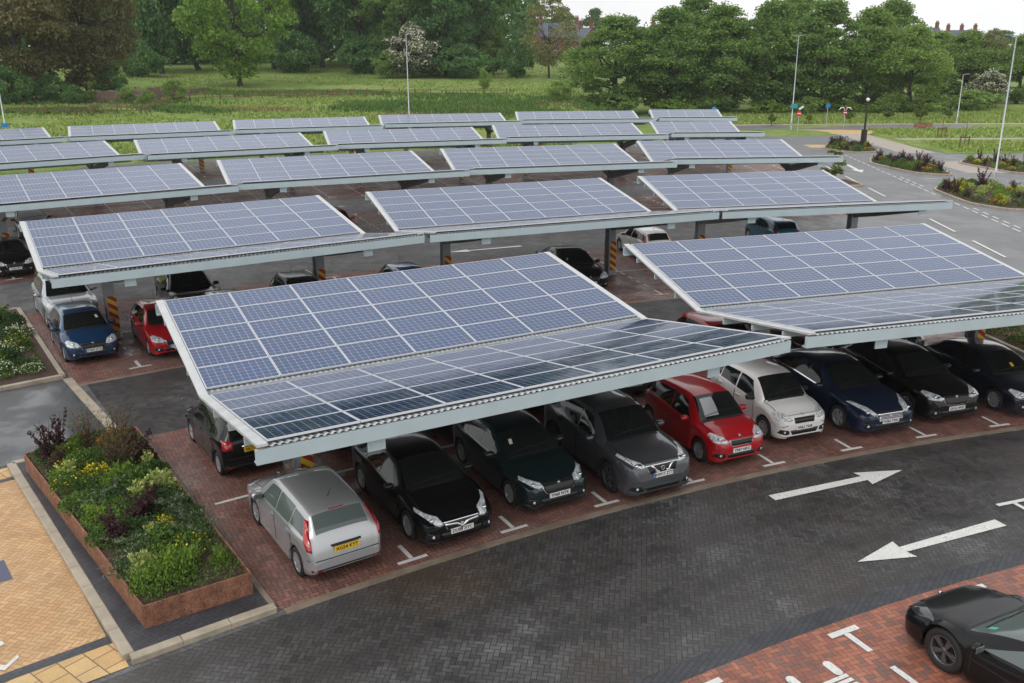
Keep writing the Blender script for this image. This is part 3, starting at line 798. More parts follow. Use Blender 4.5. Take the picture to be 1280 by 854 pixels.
def patch(name, fn, nu, nv, off, mats, parent, rim=.02, flip=False):
    """a sheet that follows the body surface, lifted by off, with a turned-in rim"""
    e = 1e-3
    def nrm(u, v):
        a = Vector(fn(min(u + e, 1), v)) - Vector(fn(max(u - e, 0), v)); c = Vector(fn(u, min(v + e, 1))) - Vector(fn(u, max(v - e, 0)))
        q = a.cross(c)
        return (-q if flip else q).normalized() if q.length > 1e-12 else Vector((0, 0, 1))
    V = []; N = []
    for i in range(nu + 1):
        for j in range(nv + 1):
            u, v = i / nu, j / nv; q = nrm(u, v); N.append(q); V.append(Vector(fn(u, v)) + q * off)
    idx = lambda i, j: i * (nv + 1) + j
    F = [(idx(i, j), idx(i + 1, j), idx(i + 1, j + 1), idx(i, j + 1)) for i in range(nu) for j in range(nv)]
    ring = [idx(i, 0) for i in range(nu + 1)] + [idx(nu, j) for j in range(1, nv + 1)] + [idx(i, nv) for i in range(nu - 1, -1, -1)] + [idx(0, j) for j in range(nv - 1, 0, -1)]
    mb = MB(); k = len(V)
    inner = [V[i] - N[i] * rim for i in ring]
    if flip: F = [f[::-1] for f in F]
    mb.add(V, F, 0, True)
    m = len(ring)
    RF = [(i, m + i, m + (i + 1) % m, (i + 1) % m) for i in range(m)]
    mb.add([V[i] for i in ring] + inner, RF if not flip else [f[::-1] for f in RF], 1 if len(mats) > 1 else 0)
    return mb.build(name, list(mats), parent)
def decal(name, bvh, poly, d, off, mat, parent, step=.05, rim=.02, x0=4.0):
    """outline (y,z) pressed onto the body along x; d=-1 from the front, +1 from the rear"""
    bm = bmesh.new(); f = bm.faces.new([bm.verts.new((0, p[0], p[1])) for p in poly])
    ys = [p[0] for p in poly]; zs = [p[1] for p in poly]
    for ax, lo, hi in ((1, min(ys), max(ys)), (2, min(zs), max(zs))):
        q = lo + step
        while q < hi - .01:
            co = [0, 0, 0]; co[ax] = q; no = [0, 0, 0]; no[ax] = 1
            bmesh.ops.bisect_plane(bm, geom=bm.verts[:] + bm.edges[:] + bm.faces[:], plane_co=co, plane_no=no); q += step
    for v in bm.verts:
        h = bvh.ray_cast(Vector((-d * x0, v.co.y, v.co.z)), Vector((d, 0, 0)))
        if h[0] is None:
            n = bvh.find_nearest(Vector((-d * x0 * .5, v.co.y, v.co.z))); p = n[0]; nn = n[1]
        else: p, nn = h[0], h[1]
        if nn.x * -d < 0: nn = -nn
        v.co = p + Vector((-d, 0, 0)) * off + nn * off * .5
    ed = [e for e in bm.edges if len(e.link_faces) == 1]
    r = bmesh.ops.extrude_edge_only(bm, edges=ed)
    for v in [g for g in r['geom'] if isinstance(g, bmesh.types.BMVert)]: v.co.x += d * rim
    bmesh.ops.recalc_face_normals(bm, faces=bm.faces)
    me = bpy.data.meshes.new(name); bm.to_mesh(me); bm.free()
    for p in me.polygons: p.use_smooth = True
    me.materials.append(mat)
    return link(name, me, parent)
WH = {}
def wheel_meshes(r, style):
    k = (r, style)
    if k in WH: return WH[k]
    rr = r * .68
    t = MB().lathe([(rr, -.09), (r - .035, -.105), (r - .008, -.085), (r, -.05), (r, .05), (r - .008, .085), (r - .035, .105), (rr, .09), (rr - .015, .06), (rr - .015, -.09)], 28, 'Y')
    tm = t.mesh('tyre', M['rubber'])
    m = MB(); m.lathe([(rr + .004, .088), (rr - .018, .094), (rr - .03, .07), (rr - .03, -.05)], 28, 'Y', mi=0)
    m.lathe([(rr - .03, .0), (.02, .0)], 24, 'Y', mi=1)
    m.lathe([(.001, .082), (.045, .082), (.055, .07), (.055, .0)], 14, 'Y', mi=0)
    ns = {'five': 5, 'ten': 10, 'seven': 7, 'twin': 5}[style]
    for i in range(ns):
        for off in ((-.13, .13) if style == 'twin' else (0,)):
            a = 2 * math.pi * i / ns + off
            w0, w1 = (.035, .055) if style == 'five' else ((.02, .028) if style == 'ten' else ((.028, .036) if style == 'seven' else (.018, .022)))
            c, s = math.cos(a), math.sin(a); V = []
            for q, w, h in ((.04, w0, .078), (rr - .02, w1, .086)):
                for sg in (-1, 1):
                    for hh in (h, h - .04): V.append((c * q - s * w * sg, hh, s * q + c * w * sg))
            m.add(V, [(0, 2, 6, 4), (1, 5, 7, 3), (0, 4, 5, 1), (2, 3, 7, 6)], 0)
    rm = m.mesh('rim', [M['alloy_dark' if style == 'twin' else 'alloy'], M['under']])
    WH[k] = (tm, rm); return WH[k]
TXT = {}
def text_mesh(s):
    if s in TXT: return TXT[s]
    cu = bpy.data.curves.new('lettering', 'FONT'); cu.body = s; cu.align_x = 'CENTER'; cu.align_y = 'CENTER'; cu.size = 1.0; cu.extrude = .01; cu.resolution_u = 3; cu.offset = .012
    o = bpy.data.objects.new('lettering', cu); COL.objects.link(o); bpy.context.view_layer.update()
    dg = bpy.context.evaluated_depsgraph_get(); me = bpy.data.meshes.new_from_object(o.evaluated_get(dg)); me.name = 'lettering'
    bpy.data.objects.remove(o); me.materials.clear(); me.materials.append(M['ink']); TXT[s] = me
    return me
def plate(root, b, bvh, z, front, txt, blue=False, mat=None):
    d = -1 if front else 1
    h = [bvh.ray_cast(Vector((-d * 4, yy, z + dz)), Vector((d, 0, 0)))[0] for yy in (-.2, 0, .2) for dz in (-.05, .05)]
    x = max(p.x for p in h if p) if front else min(p.x for p in h if p)
    o = MB().box((0, 0, 0), (.52, .016, .113)).build('number_plate', mat or (M['plate_w'] if front else M['plate_y']), root, (x - d * .016, 0, z), (0, 0, math.pi / 2 if front else -math.pi / 2))
    if blue: MB().box((-.238, -.0095, 0), (.044, .004, .111)).build('blue_band', M['plate_b'], o)
    t = link('lettering', text_mesh(txt), o, (.02 if blue else 0, -.010, 0), (math.pi / 2, 0, 0)); me = t.data
    xs = [v.co.x for v in me.vertices]; s = .46 / (max(xs) - min(xs)); t.scale = (s, .105, .3)
    return o
def side_fn(b, sg, x0, x1, u0, u1):
    def f(u, v):
        uu = u0 + (u1 - u0) * v; x = x0(uu) + (x1(uu) - x0(uu)) * u; p = b.side(x, uu); return (b.X(x), sg * p[0], p[1])
    return f
def low_fn(b, sg, x0, x1, z0, z1):
    def f(u, v):
        x = x0 + (x1 - x0) * u; zt = min(z1, b.sec(x)[6][1] - .01); z = z0 + (zt - z0) * v; return (b.X(x), sg * b.low(x, z), z)
    return f
def top_fn(b, x0, x1, f0, f1):
    def f(u, v):
        x = x0 + (x1 - x0) * u; p = b.over(x, f0 + (f1 - f0) * v); return (b.X(x), p[0], p[1])
    return f
def car(label, kind, pm, loc, rz, front_txt=None, rear_txt=None, rims='five', cat='car', grille='wide', blue=False, name='parked_car', glass='glass', roofm=None, rails=False, shade=False, clad=False, lamps=None, badge=None, sticker=None, mirm=None):
    b = Body(SPEC[kind]); k = b.k; L, W, H = k['L'], k['W'], k['H']; cs, rs, rr, ge, gz, cz, hz = k['cs'], k['rs'], k['rr'], k['ge'], k['gz'], k['cz'], k['hz']
    root = thing(name, label, cat, (loc[0], loc[1], .002), rz)
    bm_ = body_mesh(b, pm); bo = bm_.build('body', pm, root)
    nr = 29; me_ = bo.data          # crisp waist crease and shoulder
    for e_ in me_.edges:
        i0, i1 = e_.vertices
        if max(i0, i1) < len(bm_.v) - 2 * nr and abs(i0 - i1) == nr and (i0 % nr) in (4, 6, 22, 24): e_.use_edge_sharp = True
    bvh = BVHTree.FromPolygons([Vector(v) for v in bm_.v], bm_.f)
    # underside and wheel housings
    mb = MB(); mb.box((0, 0, .36), (L - .55, W - .56, .34)); 
    for a in b.ax:
        for sg in (-1, 1):
            n = 14; V = []
            for i in range(n + 1):
                t = math.pi * i / n; q = b.ra + .012
                for y in (b.w(a) - .035, W / 2 - .32): V.append((b.X(a) + q * math.cos(t), sg * y, k['wr'] - .03 + q * math.sin(t)))
            mb.add(V, [(2 * i, 2 * i + 1, 2 * i + 3, 2 * i + 2) for i in range(n)], 0, True)
    mb.build('underbody', M['under'], root)
    tm, rm = wheel_meshes(k['wr'], rims)
    for a in b.ax:
        for sg in (-1, 1):
            wo = link('wheel', tm, root, (b.X(a), sg * (b.w(a) - .125), k['wr']), (0, random.uniform(0, 1.2), 0 if sg > 0 else math.pi)); link('rim', rm, wo)
    gm = M[glass]
    # glazing
    wsh = patch('windscreen', top_fn(b, cs + .07, rs - .02, -.95, .95), 8, 12, .006, [gm, M['under']], root, flip=True)
    MB().grid(lambda u, v: (lambda p: (b.X(cs + .0 + .09 * u), p[0], p[1] + .004))(b.over(cs + .0 + .09 * u, -1 + 2 * v)), 2, 10).build('wiper_cowl', M['under'], root)
    for y0, y1, dx in ((-.52, .02, .02), (.02, .55, .05)):
        pts = []
        for t in (0, .5, 1):
            x = cs + .10 + dx + .05 * t; y = y0 + (y1 - y0) * t; p = b.over(x, y / max(.1, b.sec(x)[10][0])); pts.append((b.X(x), p[0], p[1] + .022))
        MB().tube(pts, .009, 5).build('wiper', M['under'], root)
    re_ = k['rear_end'] or ge - .05
    patch('rear_window', top_fn(b, rr + .06, re_, -.90, .90), 8, 12, .006, [gm, M['under']], root, flip=True)
    xa0, xa1 = cs + .30, rs + .10
    A = lambda u: xa0 + (xa1 - xa0) * u
    Cx = lambda u: (ge - .28) + (rr - .10 - (ge - .28)) * u * 1.0
    bp = k['fo'] + k['wb'] * (.56 if k['door'] == 2 else .66)
    for sg in (-1, 1):
        fl = sg > 0
        patch('side_window', side_fn(b, sg, A, lambda u: bp - .03, .09, .87), 10, 5, .006, [gm, M['under']], root, flip=not fl)
        if k['door'] == 2:
            b2 = bp + .74
            b2 = min(b2, ge - .45)
            patch('side_window', side_fn(b, sg, lambda u: bp + .03, lambda u: b2 + (min(b2 + .02, Cx(1)) - b2) * u, .09, .87), 8, 5, .006, [gm, M['under']], root, flip=not fl)
            patch('quarter_window', side_fn(b, sg, lambda u: b2 + .05 , lambda u: max(b2 + .09, (ge - .20) + (rr + .02 - (ge - .20)) * u), .14, .82), 5, 4, .005, [gm, M['under']], root, flip=not fl)
        else:
            patch('side_window', side_fn(b, sg, lambda u: bp + .03, Cx, .12, .84), 8, 5, .006, [gm, M['under']], root, flip=not fl)
        if k['door'] == 2 and kind in ('saloon', 'crossover'):
            MB().grid(lambda u, v: (lambda x: (lambda p: (b.X(x), sg * (p[0] + .008), p[1]))(b.side(x, .02 + .055 * v)))(A(0) + .04 + (ge - .30 - A(0)) * u), 18, 1).build('window_trim', M['chrome'], root)
        # doors standing a hair proud of the flank, with dark shut lines
        d0 = k['fo'] + b.ra + .10; zlo = .30
        ends = [(d0, bp), (bp + .012, k['fo'] + k['wb'] - b.ra * .55)] if k['door'] == 2 else [(d0, bp)]
        for x0, x1 in ends:
            def dfn(u, v, x0=x0, x1=x1):
                zt = b.sec(x0 + (x1 - x0) * u)[6][1] - .012
                z = zlo + (zt - zlo) * v; xe = x1
                x = x0 + (xe - x0) * u
                lo = max(z, b.zb(x) + .03)
                return (b.X(x), sg * b.low(x, lo), lo)
            for xq in (x0, x1):
                def sfn(u, v, xq=xq):
                    x = xq - .009 + .018 * u; zt = b.sec(x)[6][1] - .012; z = max(zlo + (zt - zlo) * v, b.zb(x) + .03); return (b.X(x), sg * (b.low(x, z) + .0062), z)
                MB().grid(sfn, 1, 6).build('door_seam', M['under'], root)
            do = patch('door', dfn, 10, 6, .004, [pm, M['under']], root, rim=.012, flip=not fl)
            hx = x1 - .16; hzz = b.belt(hx) - .10
            MB().box((b.X(hx), sg * (b.low(hx, hzz) + .022), hzz), (.17, .03, .028)).build('handle', pm if not clad else M['under'], do)
        # mirrors
        mx_ = cs + .42; mz = b.belt(mx_) + .085; my = W / 2 + .075
        V = MB(); V.lathe([(.001, -.11), (.06, -.10), (.082, -.05), (.088, .02), (.075, .085), (.04, .115), (.001, .12)], 14, 'Y')
        V.v = [(p[0] * .75 + b.X(mx_), p[1] + sg * my, p[2] * .85 + mz) for p in V.v]
        mo = V.build('wing_mirror', mirm or pm, root)
        MB().box((b.X(mx_) - .066, sg * my, mz), (.012, .17, .10)).build('mirror_glass', M['glass_grey'], mo)
        MB().box((b.X(mx_ - .02), sg * (W / 2 - .035), mz - .06), (.05, .13, .03)).build('mirror_arm', M['under'], mo)
        # sill
        patch('sill', low_fn(b, sg, k['fo'] + b.ra + .03, k['fo'] + k['wb'] - b.ra - .03, .20, .285), 8, 2, .008, [M['under'] if clad else pm], root, flip=not fl)
        if clad:
            for a in b.ax:
                n = 16; V = MB(); vs = []
                for i in range(n + 1):
                    t = math.pi * i / n
                    for q, dy in ((b.ra + .002, .014), (b.ra + .065, .012), (b.ra + .07, -.03)):
                        x, z = a + q * math.cos(t), k['wr'] + q * math.sin(t); vs.append((b.X(x), sg * (max(b.low(min(max(x, .02), L - .02), z), b.w(a) * .97) + dy), z))
                V.add(vs, [(3 * i + j, 3 * i + j + 1, 3 * i + j + 4, 3 * i + j + 3) for i in range(n) for j in range(2)], 0, True); V.build('arch_trim', M['under'], root)
    # front end
    w0 = W / 2; lz0, lz1 = hz - .17, hz - .02
    lp = lamps or [(.99, .0), (.97, -.10), (.60, -.15), (.48, -.12), (.58, -.025), (.86, .04)]
    for sg in (-1, 1):
        hl = decal('headlight', bvh, [(sg * y * w0 * .93, hz + z) for y, z in lp][::sg], -1, .010, M['dark_lamp' if kind == 'coupe' else 'headlamp'], root, .06)
        ly = sg * .70 * w0; h = bvh.ray_cast(Vector((4, ly, hz - .055)), Vector((-1, 0, 0)))[0]
        if h is not None and kind != 'coupe': MB().lathe([(.001, .028), (.03, .025), (.045, .012), (.05, -.02)], 14, 'X', (h.x, ly, hz - .055)).build('lens', M['chrome'], hl)
        decal('fog_lamp_recess', bvh, [(sg * y * w0, z) for y, z in ((.90, .36), (.84, .47), (.60, .44), (.56, .34), (.70, .32))][::sg], -1, .006, M['grille'], root, .06)
        fy = sg * .72 * w0; h = bvh.ray_cast(Vector((4, fy, .39)), Vector((-1, 0, 0)))[0]
        if h is not None: MB().lathe([(.001, .006), (.032, .004), (.04, -.02)], 12, 'X', (h.x + .008, fy, .39)).build('fog_lamp', M['dark_lamp' if kind == 'coupe' else 'amber'], root)
    gp = {'wide': [(-.44, -.09), (.44, -.09), (.36, -.25), (-.36, -.25)], 'slim': [(-.46, -.06), (.46, -.06), (.42, -.17), (-.42, -.17)],
          'slot': [(-.40, -.10), (.40, -.10), (.34, -.21), (-.34, -.21)], 'oval': [(-.42, -.07), (.42, -.07), (.46, -.13), (.36, -.25), (0, -.28), (-.36, -.25), (-.46, -.13)]}[grille]
    go = decal('grille', bvh, [(y * w0, hz + z) for y, z in gp][::-1], -1, .010, M['grille'], root, .06)
    decal('grille_trim', bvh, [(y * w0 * 1.06, hz + z * 1.0 + (.018 if z > -.15 else -.018)) for y, z in gp][::-1], -1, .004, M['under' if kind == 'coupe' else 'chrome'], root, .06)
    decal('front_lip', bvh, [(y * w0, z) for y, z in ((-.80, .265), (-.76, .21), (.76, .21), (.80, .265))], -1, .006, M['under'], root, .08)
    decal('lower_intake', bvh, [(y * w0, z) for y, z in ((-.54, .43), (-.46, .31), (.46, .31), (.54, .43))], -1, .006, M['grille'], root, .06)
    if badge == 'bar':      # bright bar with a vee in the middle and a round emblem
        decal('badge_bar', bvh, [(y * w0, hz + z) for y, z in ((-.44, -.10), (-.12, -.13), (0, -.20), (.12, -.13), (.44, -.10), (.44, -.145), (.14, -.17), (0, -.265), (-.14, -.17), (-.44, -.145))][::-1], -1, .024, M['chrome'], go, .08)
    if badge == 'slats':
        for q in (-.115, -.15, -.185, -.22, -.25):
            decal('grille_slat', bvh, [(y * w0, hz + z) for y, z in ((-.40, q), (.40, q), (.40, q - .016), (-.40, q - .016))][::-1], -1, .02, M['chrome'], go, .12)
        decal('badge_bar', bvh, [(y * w0, hz + z) for y, z in ((-.44, -.075), (.44, -.075), (.44, -.115), (-.44, -.115))][::-1], -1, .026, M['chrome'], go, .1)
    if badge == 'vee':
        for sg in (-1, 1):
            decal('badge_bar', bvh, [(sg * y * w0, hz + z) for y, z in ((.27, -.085), (.33, -.085), (.19, -.24), (.10, -.24), (.10, -.215), (.155, -.21))][::sg], -1, .024, M['chrome'], go, .1)
    ez = hz - (.165 if badge in ('vee', 'bar', 'slats') else (.03 if grille == 'slot' else .065)); h = bvh.ray_cast(Vector((4, 0, ez)), Vector((-1, 0, 0)))[0]
    if h is not None:
        E_ = MB(); er = .055 if badge == 'vee' else .038
        for i in range(20):
            pass
        E_.lathe([(er - .014, .024), (er - .004, .032), (er, .022), (er, -.01)], 18, 'X', (h.x + .01, 0, ez)); E_.lathe([(.001, .022), (er - .014, .022)], 18, 'X', (h.x + .01, 0, ez), mi=1)
        E_.box((h.x + .034, 0, ez), (.012, er * (2.3 if badge == 'vee' else 1.1), .018), mi=0)
        E_.build('emblem', [M['chrome'], M['under'] if badge == 'vee' else M['chrome']], root)
    if front_txt: plate(root, b, bvh, .485 if grille != 'wide' else hz - .30, True, front_txt, blue)
    # rear end
    tz = gz - .12
    for sg in (-1, 1):
        if kind in ('hatch', 'micro', 'city'):
            tp = [(.785, tz + .38), (.735, tz + .37), (.84, tz + .14), (.875, tz - .11), (.975, tz - .09), (.985, tz + .06)] if kind == 'hatch' else [(.95, tz + .12), (.66, tz + .10), (.66, tz - .10), (.97, tz - .10)]
        else: tp = [(.95, tz + .10), (.58, tz + .06), (.60, tz - .08), (.96, tz - .07)]
        decal('tail_light', bvh, [(sg * y * w0 * .93, z) for y, z in tp][::-sg], 1, .010, M['tail'], root, .06)
        decal('rear_reflector', bvh, [(sg * y * w0, z) for y, z in ((.80, .36), (.62, .36), (.62, .33), (.80, .33))][::-sg], 1, .006, M['tail'], root, .08)
    decal('rear_bumper_trim', bvh, [(y * w0, z) for y, z in ((-.86, .38), (.86, .38), (.82, .27), (-.82, .27))], 1, .006, M['under'], root, .08)
    decal('bumper_seam', bvh, [(y * w0, z) for y, z in ((-.90, .575), (.90, .575), (.90, .560), (-.90, .560))], 1, .006, M['under'], root, .1)
    decal('bumper_seam', bvh, [(y * w0, z) for y, z in ((-.93, .52), (-.62, .585), (-.62, .572), (-.93, .505))], -1, .005, M['under'], root, .1)
    decal('bumper_seam', bvh, [(y * w0, z) for y, z in ((.93, .52), (.62, .585), (.62, .572), (.93, .505))], -1, .005, M['under'], root, .1)
    decal('tailgate_grip', bvh, [(y * w0, z) for y, z in ((-.36, tz - .04), (.36, tz - .04), (.36, tz - .075), (-.36, tz - .075))], 1, .02, M['under'] if kind == 'hatch' else M['chrome'], root, .1)
    x = rr + .02; p = b.over(x, 0); MB().box((b.X(x), 0, p[1] - .02), (.05, .30, .035)).build('brake_light', M['tail'], root)
    if rear_txt: plate(root, b, bvh, tz - .14, False, rear_txt, blue)
    # roof
    p = b.over(rr - .35, 0); MB().tube([(b.X(rr - .35), 0, p[1]), (b.X(rr - .15), 0, p[1] + .26)], [.009, .004], 5).build('aerial', M['under'], root)
    if rails:
        for sg in (-1, 1):
            pts = []
            for t in np.linspace(0, 1, 9):
                x = rs + .15 + (rr - rs - .25) * t; q = b.over(x, sg * .93); pts.append((b.X(x), q[0], q[1] + (.05 if 0 < t < 1 else .0)))
            MB().tube(pts, .016, 6).build('roof_rail', M['chrome'] if rails == 'chrome' else M['under'], root)
    if roofm:
        patch('roof_panel', top_fn(b, rs + .02, rr - .02, -.97, .97), 8, 12, .004, [roofm], root, flip=True)
    if shade:
        patch('sun_shade', top_fn(b, cs + .12, rs - .12, *shade), 6, 6, .010, [M['shade']], root, rim=.004, flip=True)
    MB().grid(lambda u, v: (lambda x: (lambda p: (b.X(x), p[0], p[1] + .004))(b.over(x, -1.0 + 2 * u)))(.135 + .014 * v + .03 * abs(2 * u - 1) ** 3), 14, 1).build('bonnet_line', M['under'], root)
    if sticker: patch('windscreen_sticker', top_fn(b, cs + sticker[1], cs + sticker[1] + .12, sticker[2], sticker[2] + .13), 2, 2, .012, [M[sticker[0]]], root, rim=.002, flip=True)
    for sg in (-1, 1):      # bonnet shut line
        MB().grid(lambda u, v: (lambda x: (lambda p: (b.X(x), p[0], p[1] + .003))(b.over(x, sg * (.955 + .02 * v))))(.20 + (cs - .2) * u), 12, 1).build('bonnet_line', M['under'], root)
    return root
M['green_sticker'] = plain('green_sticker', (.08, .42, .30), .4); M['sign_white_'] = plain('white_sticker', (.7, .7, .68), .4)
P_ = {'silver': paint('silver_paint', (.46, .47, .48), .55, .35), 'black': paint('black_paint', (.004, .004, .005), coat=.5), 'jet': paint('jet_black_paint', (.003, .003, .004), coat=.32), 'teal': paint('dark_green_paint', (.006, .018, .020), .2), 'grey': paint('gunmetal_paint', (.085, .095, .105), .5),
      'red': paint('red_paint', (.42, .006, .012)), 'white': paint('white_paint', (.74, .74, .72)), 'blue': paint('navy_paint', (.006, .016, .045), .2), 'navy': paint('dark_navy_paint', (.008, .012, .022), .2),
      'fblue': paint('blue_paint', (.008, .045, .12), .25), 'lsilver': paint('pale_silver_paint', (.42, .45, .48), .5, .35), 'plum': paint('plum_black_paint', (.014, .006, .010), .2), 'cyan': paint('teal_blue_paint', (.02, .12, .20), .3)}
def at(r, th, face, kind, ref='front'):
    """place by the radius of the bumper nearest the camera; face 'in' towards the lane centre, 'out' away from it"""
    L = SPEC[kind]['L']; c = pol(r + L / 2, th); return c, R(th + (180 if face == 'in' else 0))
def park(label, kind, col, r, th, face, jig=0.0, **kw):
    c, a = at(r, th, face, kind); return car(label, kind, P_[col], c, a + R(jig), **kw)
park('silver five-door hatchback showing its rear window and yellow plate beside the rusty planter', 'hatch', 'silver', 60.55, 122.93, 'out', rear_txt='XG54 KYT', rims='seven', glass='glass_grey')
park('glossy black hatchback with a bright vee-shaped bar across its grille, right of the silver car', 'hatch3', 'black', 60.42, 120.60, 'in', front_txt='DU08 XYC', rims='twin' and 'five', badge='bar', lamps=[(.99, .04), (.62, -.14), (.50, -.12), (.56, -.02), (.80, .03), (.95, .08)])
park('bottle-green hatchback with chrome-edged grille, left of the grey crossover', 'estate', 'teal', 60.65, 118.2, 'in', front_txt='YH68 WTK', sticker=('sign_white_', .30, -.72), rims='five', grille='oval', lamps=[(.98, .0), (.62, -.12), (.48, -.10), (.52, -.03), (.92, .04)])
park('metallic grey crossover with black wheels and a ring emblem on its grille', 'suv', 'grey', 60.10, 115.92, 'in', front_txt='HW17 ZTT', rims='twin', badge='vee', blue=True, rails=True, clad=True, lamps=[(1.0, .02), (.62, -.13), (.46, -.11), (.60, -.02), (.9, .05)])
park('bright red small hatchback with a sun shade behind its windscreen', 'city', 'red', 60.72, 113.35, 'in', front_txt='YP67 NKG', rims='five', grille='slot', shade=(-.72, -.1))
park('white small hatchback parked between the red one and the dark blue saloon', 'city', 'white', 61.25, 111.15, 'in', front_txt='VN61 TWE', mirm=M['under'], rims='seven', grille='slot')
park('dark navy blue saloon with pale headlamps and a bright barred grille', 'saloon', 'blue', 60.78, 108.93, 'in', front_txt='VU62 YNG', rims='five', grille='oval', badge='slats', lamps=[(.99, .07), (.60, -.12), (.48, -.09), (.60, .02), (.85, .09)])
park('black hatchback between the navy saloon and the rightmost front car', 'crossover', 'black', 60.95, 106.75, 'in', front_txt='SA16 HNZ', rims='seven', grille='oval')
park('dark navy hatchback at the right end of the nearest row, cut by the picture edge', 'hatch3', 'navy', 60.62, 104.32, 'in', front_txt='HV19 LKD', sticker=('plate_y', .22, .05), rims='ten', grille='slim')
park('small black hatchback with red tail lights beside the planter, behind the silver car', 'micro', 'black', 66.05, 122.95, 'out', rear_txt='YK71 VBX', rims='ten')
for th, kd, cl, tx, lb in ((120.5, 'estate', 'black', 'YD65 RHM', 'black hatchback mostly hidden behind the black one with the vee bar'),
        (118.2, 'hatch', 'navy', 'YE14 OKT', 'navy hatchback under the nearest carport, hidden behind the dark green one'),
        (115.7, 'estate', 'black', 'YS18 UZR', 'black hatchback behind the grey crossover, its white plate just visible'),
        (113.4, 'saloon', 'black', 'FH15 KLV', 'black saloon hidden behind the bright red hatchback'),
        (109.75, 'hatch', 'red', 'YT13 GDX', 'red hatchback mostly hidden between the two nearest carports'),
        (107.2, 'saloon', 'plum', 'MX64 BBN', 'plum black saloon hidden behind the navy saloon'),
        (104.8, 'estate', 'black', 'YF17 DCE', 'black estate hidden behind the second car from the right')):
    park(lb, kd, cl, 65.75, th, 'in', front_txt=tx)
park('blue hatchback at the left end of the second row, before a silver crossover', 'hatch', 'fblue', 77.35, 124.25, 'in', front_txt='YG69 XTX', sticker=('sign_white_', .3, .6), blue=True, rims='seven', grille='oval')
park('red hatchback with a black lower grille beside the blue one in the second row', 'hatch', 'red', 76.35, 122.42, 'in', front_txt='YK16 OVR', blue=True, rims='five', grille='wide')
park('pale silver crossover with black roof rails behind the blue hatchback', 'suv', 'lsilver', 81.95, 124.08, 'in', front_txt='YJ20 FNP', rims='seven', rails=True)
park('black off-roader with a square windscreen in the second row, above the nearest carport', 'suv', 'black', 80.2, 121.15, 'in', front_txt='YB19 KUA', rims='five', rails='chrome')
park('grey hatchback almost hidden by the top edge of the nearest carport', 'estate', 'grey', 75.9, 120.75, 'in', front_txt='YR12 EEW')
park('black car with roof bars peeping over the nearest carport', 'estate', 'black', 77.4, 118.5, 'in', front_txt='FE66 NVO', rails='chrome')
park('blue car of which only the roof shows over the nearest carport', 'hatch', 'fblue', 77.2, 115.35, 'in', front_txt='YN15 UBC')
park('black saloon with green windscreen sticker, at the right end of the nearest carport', 'saloon', 'black', 77.2, 109.9, 'in', jig=-2, front_txt='GL68 ZWA', sticker=('green_sticker', .30, -.70), rims='ten')
park('white hatchback facing away under the middle second-row carport', 'hatch', 'white', 81.7, 106.0, 'out', rear_txt='YA62 HHJ', rims='ten')
park('teal blue hatchback under the right-hand second-row carport', 'micro', 'cyan', 82.6, 100.9, 'out', rear_txt='YH18 GGU', rims='seven')
park('black hatchback at the left picture edge in the third row', 'hatch', 'black', 92.3, 124.55, 'in', front_txt='YC63 NPX')
park('black car across the lane by the left edge, under the third-row carport', 'estate', 'black', 101.6, 123.3, 'in', front_txt='YM11 SDA')
park('dark red car in the gap between two third-row carports', 'hatch', 'red', 92.6, 114.75, 'in', front_txt='YD17 TYC')
COUPE_LOC = pol(49.30 + 4.69 / 2, 114.20)
car('low black sports coupe with dark twin-spoke wheels on orange brick paving', 'coupe', P_['jet'], COUPE_LOC, R(115.2), rear_txt='KP16 ECO', sticker=('green_sticker', .24, .62), rims='twin', grille='slim', glass='glass_grey', cat='sports car')
# ------------------------------------------------------------------ foliage tools
def unit(n, g): 
    v = g.normal(size=(n, 3)); return v / np.linalg.norm(v, axis=1, keepdims=True)
def leaf_mesh(name, parts, mats):
    """parts: list of (centres Nx3, directions Nx3 or None, length, width, material index, rnd lo, hi). Every leaf is a folded four-point blade."""
    Vs = []; mi = []; rnd = []
    g = np.random.default_rng(abs(hash(name)) % 99991 if False else sum(map(ord, name)))
    for C, D, ln, wd, m, lo, hi in parts:
        n = len(C)
        if D is None: D = unit(n, g)
        A = np.cross(D, unit(n, g)); A /= np.linalg.norm(A, axis=1, keepdims=True) + 1e-9
        s = g.uniform(.65, 1.3, (n, 1)) * ln
        w = s * wd / ln
        V = np.stack([C - D * s * .5, C + A * w * .5 - D * s * .05, C + D * s * .5, C - A * w * .5 - D * s * .05], 1)
        Vs.append(V.reshape(-1, 3)); mi.append(np.full(n, m)); rnd.append(g.uniform(lo, hi, n))
    V = np.concatenate(Vs); n = len(V) // 4; mi = np.concatenate(mi); rnd = np.concatenate(rnd)
    me = bpy.data.meshes.new(name)
    me.vertices.add(4 * n); me.vertices.foreach_set('co', V.astype(np.float32).ravel())
    me.loops.add(4 * n); me.loops.foreach_set('vertex_index', np.arange(4 * n, dtype=np.int32))
    me.polygons.add(n); me.polygons.foreach_set('loop_start', np.arange(0, 4 * n, 4, dtype=np.int32)); me.polygons.foreach_set('loop_total', np.full(n, 4, np.int32))
    for m in mats: me.materials.append(m)
    me.polygons.foreach_set('material_index', mi.astype(np.int32))
    at_ = me.attributes.new('rnd', 'FLOAT', 'FACE'); at_.data.foreach_set('value', rnd.astype(np.float32))
    me.update(); me.validate()
    return me
